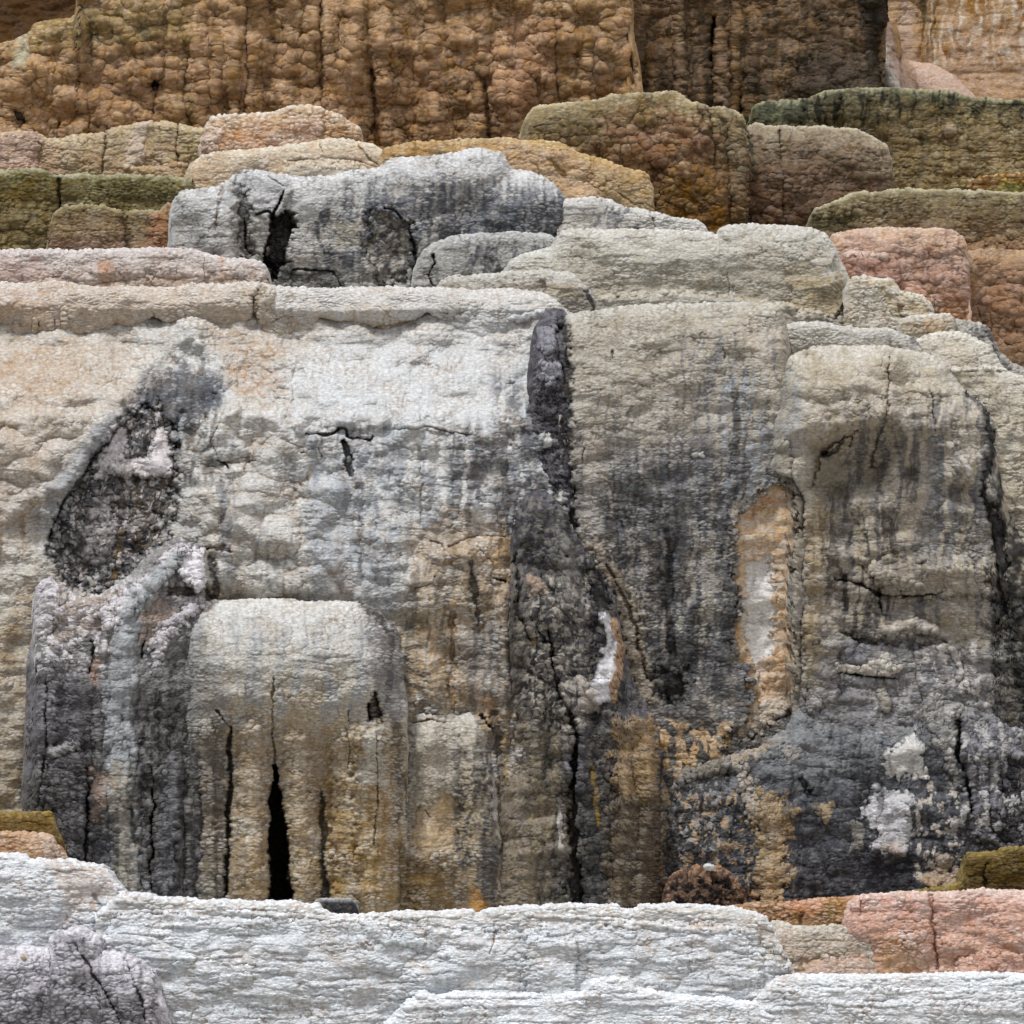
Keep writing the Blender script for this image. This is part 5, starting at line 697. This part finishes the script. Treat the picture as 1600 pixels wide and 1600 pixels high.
sheet('terrace', 'long white rim crossing the whole foot of the cliff, notched twice', 'terrace',
      [(150, 1430), (186, 1398), (200, 1396), (238, 1398), (246, 1402), (284, 1403), (310, 1407), (400, 1408), (465, 1409), (475, 1413), (498, 1414), (503, 1422), (520, 1429), (560, 1430), (600, 1428), (640, 1425), (700, 1423), (738, 1421), (744, 1427), (752, 1427), (758, 1421), (800, 1418), (860, 1415), (920, 1414), (962, 1414), (970, 1420), (984, 1423), (998, 1420), (1002, 1414), (1050, 1412), (1100, 1415), (1150, 1420), (1180, 1427), (1196, 1434), (1206, 1446), (1216, 1470), (1228, 1495), (1240, 1522), (1246, 1560)], 1640, -175,
      [(0, 'c2c4c6'), (10, 'b5b2ac'), (40, 'b6b9bc'), (120, 'b4b8bb')], seed=23, feats=[stroke([(150, 1425), (320, 1424), (500, 1432), (620, 1446)], 4, 3, 'c4c6c8', .6), area([(180, 1428), (540, 1440), (700, 1450), (900, 1470), (900, 1640), (100, 1640)], 10, 'bbc0c4', .5, 8, 7), area([(820, 1450), (1000, 1440), (1150, 1450), (1190, 1500), (1190, 1640), (820, 1640)], 12, 'babfc3', .5, 8, 7), stroke([(770, 1440), (772, 1470), (765, 1490)], 2, -5, '96704c', .7), area([(570, 1455), (600, 1452), (615, 1470), (560, 1480)], 7, 'a2a9ac', .6, 8, 8),
             lumps([(150, 1470), (1200, 1470), (1220, 1560), (150, 1560)], 90, 45, 11, 30, 26, '9b907e', .3), area([(600, 1462), (690, 1462), (680, 1490), (610, 1490)], 0, 'a6adb0', .6, 12, 12, rock=.3), stroke([(1075, 1440), (1095, 1452)], 6, 0, 'a58e78', .6), area([(1180, 1440), (1215, 1460), (1235, 1510), (1190, 1500)], -6, 'b0a697', .6, 12, 8), streaks(550, 1530, 700, 1600, '8f8a80', .5, 12, 60, .1),
             stroke([(825, 1430), (960, 1436), (1060, 1452), (1140, 1452)], 3, 3, 'c8cacb', .5), area([(900, 1440), (1190, 1440), (1200, 1455), (900, 1450)], 0, 'ab9f92', .4, 10, 8)], **wkw)
sheet('terrace', 'white lowest ledge along the bottom centre with a raised hump', 'terrace',
      [(600, 1600), (625, 1577), (634, 1566), (650, 1560), (656, 1550), (664, 1549), (672, 1555), (700, 1553), (800, 1552), (880, 1551), (912, 1549), (920, 1536), (928, 1530), (960, 1527), (980, 1533), (995, 1546), (1030, 1551), (1080, 1556), (1130, 1560), (1180, 1566), (1190, 1575), (1230, 1600)], 1700, -215, [(0, 'c8ccd0'), (60, 'bfc3c6')], seed=24, **wkw)
sheet('terrace', 'white striated shelf in the bottom right corner below the salmon terrace', 'terrace',
      [(1170, 1570), (1195, 1545), (1215, 1528), (1236, 1524), (1300, 1523), (1400, 1523), (1500, 1522), (1600, 1522), (1760, 1521)], 1700, -205, [(0, 'c6c9cc'), (30, 'bdc0c2'), (90, 'bfc2c5')], seed=25, feats=[area([(1230, 1548), (1370, 1546), (1600, 1552), (1600, 1700), (1200, 1700)], 6, None, soft=5, warp=5), area([(1300, 1566), (1600, 1568), (1600, 1700), (1250, 1700)], 6, None, soft=5, warp=5)], **wkw)
sheet('weathered_stump', 'mauve-grey shaggy stump-like rock in the bottom left corner', 'rock',
      [(-160, 1500), (0, 1490), (22, 1480), (35, 1476), (50, 1482), (70, 1486), (78, 1484), (80, 1468), (90, 1462), (105, 1456), (122, 1450), (136, 1454), (144, 1462), (153, 1464), (158, 1474), (158, 1488), (172, 1490), (195, 1493), (222, 1506), (238, 1520), (247, 1538), (250, 1555), (256, 1575), (262, 1600), (266, 1650)], 1760, -260,
      [(0, 'cac8cc'), (40, 'a5a1a6'), (90, '7d797d'), (160, '6e6a6c')], lip=16, roll=50, rollamp=.6, scl=1.7, lump=9, cav='35313a', cavk=.6, tip='c0bec4', tipk=.5, patch='625e64', patchk=.6, seed=27, sx=13, sy=6, rock=.25, rockc='b5b2b8', ends=(0, 20), back=120,
      feats=[streaks(78, 1465, 160, 1492, '4f4c52', .9, 9, 30, -.1, sd=3, fade=8), stroke([(120, 1480), (160, 1545), (190, 1600)], 4, -10, '4d484c', .7), stroke([(195, 1500), (220, 1560), (235, 1640)], 4, -9, '4d484c', .7), stroke([(236, 1512), (247, 1535)], 5, -6, '2f2c31', .8), streaks(20, 1500, 260, 1700, '4d4a50', .7, 13, 40, .02, sd=4), stroke([(36, 1494), (39, 1500)], 3, 2, '8f7238', .9)])
# ------------------------------------------------------------------ small loose things
def pebble(name, label, cat, px, py, dep, rx, ry, colr, sd=1):
    u, v = np.meshgrid(np.linspace(0, 2 * np.pi, 33)[:-1], np.linspace(.02, np.pi - .02, 17))
    x = np.cos(u) * np.sin(v); y = np.sin(u) * np.sin(v); z = np.cos(v)
    r = 1 + .22 * perlin(x * 1.7 + 5 * sd, z * 1.7 + y, sd) + .12 * perlin(x * 4 + y * 3, z * 4, sd + 1)
    V = np.stack([x * r * rx * S, y * r * rx * .8 * S, z * r * ry * S], 2).reshape(-1, 3)
    ny, nx = u.shape; idx = np.arange(nx * ny).reshape(ny, nx); nxt = np.roll(idx, -1, 1)
    Q = np.stack([idx[1:].ravel(), nxt[1:].ravel(), nxt[:-1].ravel(), idx[:-1].ravel()], 1)
    Cc = np.zeros((len(V), 4), f4); Cc[:, :3] = C(colr)
    o = mesh_obj(name, V, Q, Cc); k = (D + dep * S) / D
    o.location = ((px - 800) * S * k, dep * S, (HZ - py) * S * k); o['label'] = label; o['category'] = cat
    return o
pebble('pebble', 'single white pebble resting on top of the reddish rubble mound', 'stone', 1108, 1355, -72, 9, 5.5, 'b5b5b0', 2)
# fallen twig on the domed shelf
def twig(px0, py0, px1, py1, dep):
    n = 14; V = []
    for i in range(n):
        t = i / (n - 1); x = px0 + (px1 - px0) * t + 1.2 * math.sin(t * 7); y = py0 + (py1 - py0) * t + .8 * math.sin(t * 11); r = 1.3 * (1 - .7 * t)
        for a in range(6):
            V.append(((x - 800) * S + r * S * math.cos(a * 1.047), r * S * math.sin(a * 1.047), (HZ - y) * S + r * S * math.sin(a * 1.047 + 1.57)))
    V = np.array(V); Q = np.array([[i * 6 + a, i * 6 + (a + 1) % 6, (i + 1) * 6 + (a + 1) % 6, (i + 1) * 6 + a] for i in range(n - 1) for a in range(6)])
    Cc = np.zeros((len(V), 4), f4); Cc[:, :3] = C('3f2e20')
    V[:, 0] *= (D + dep * S) / D; V[:, 2] *= (D + dep * S) / D
    o = mesh_obj('twig', V, Q, Cc); o.location = (0, dep * S, 0)
    o['label'] = 'thin dark twig stuck on the domed shelf above the tan columns'; o['category'] = 'twig'
twig(493, 1172, 507, 1161, -126)
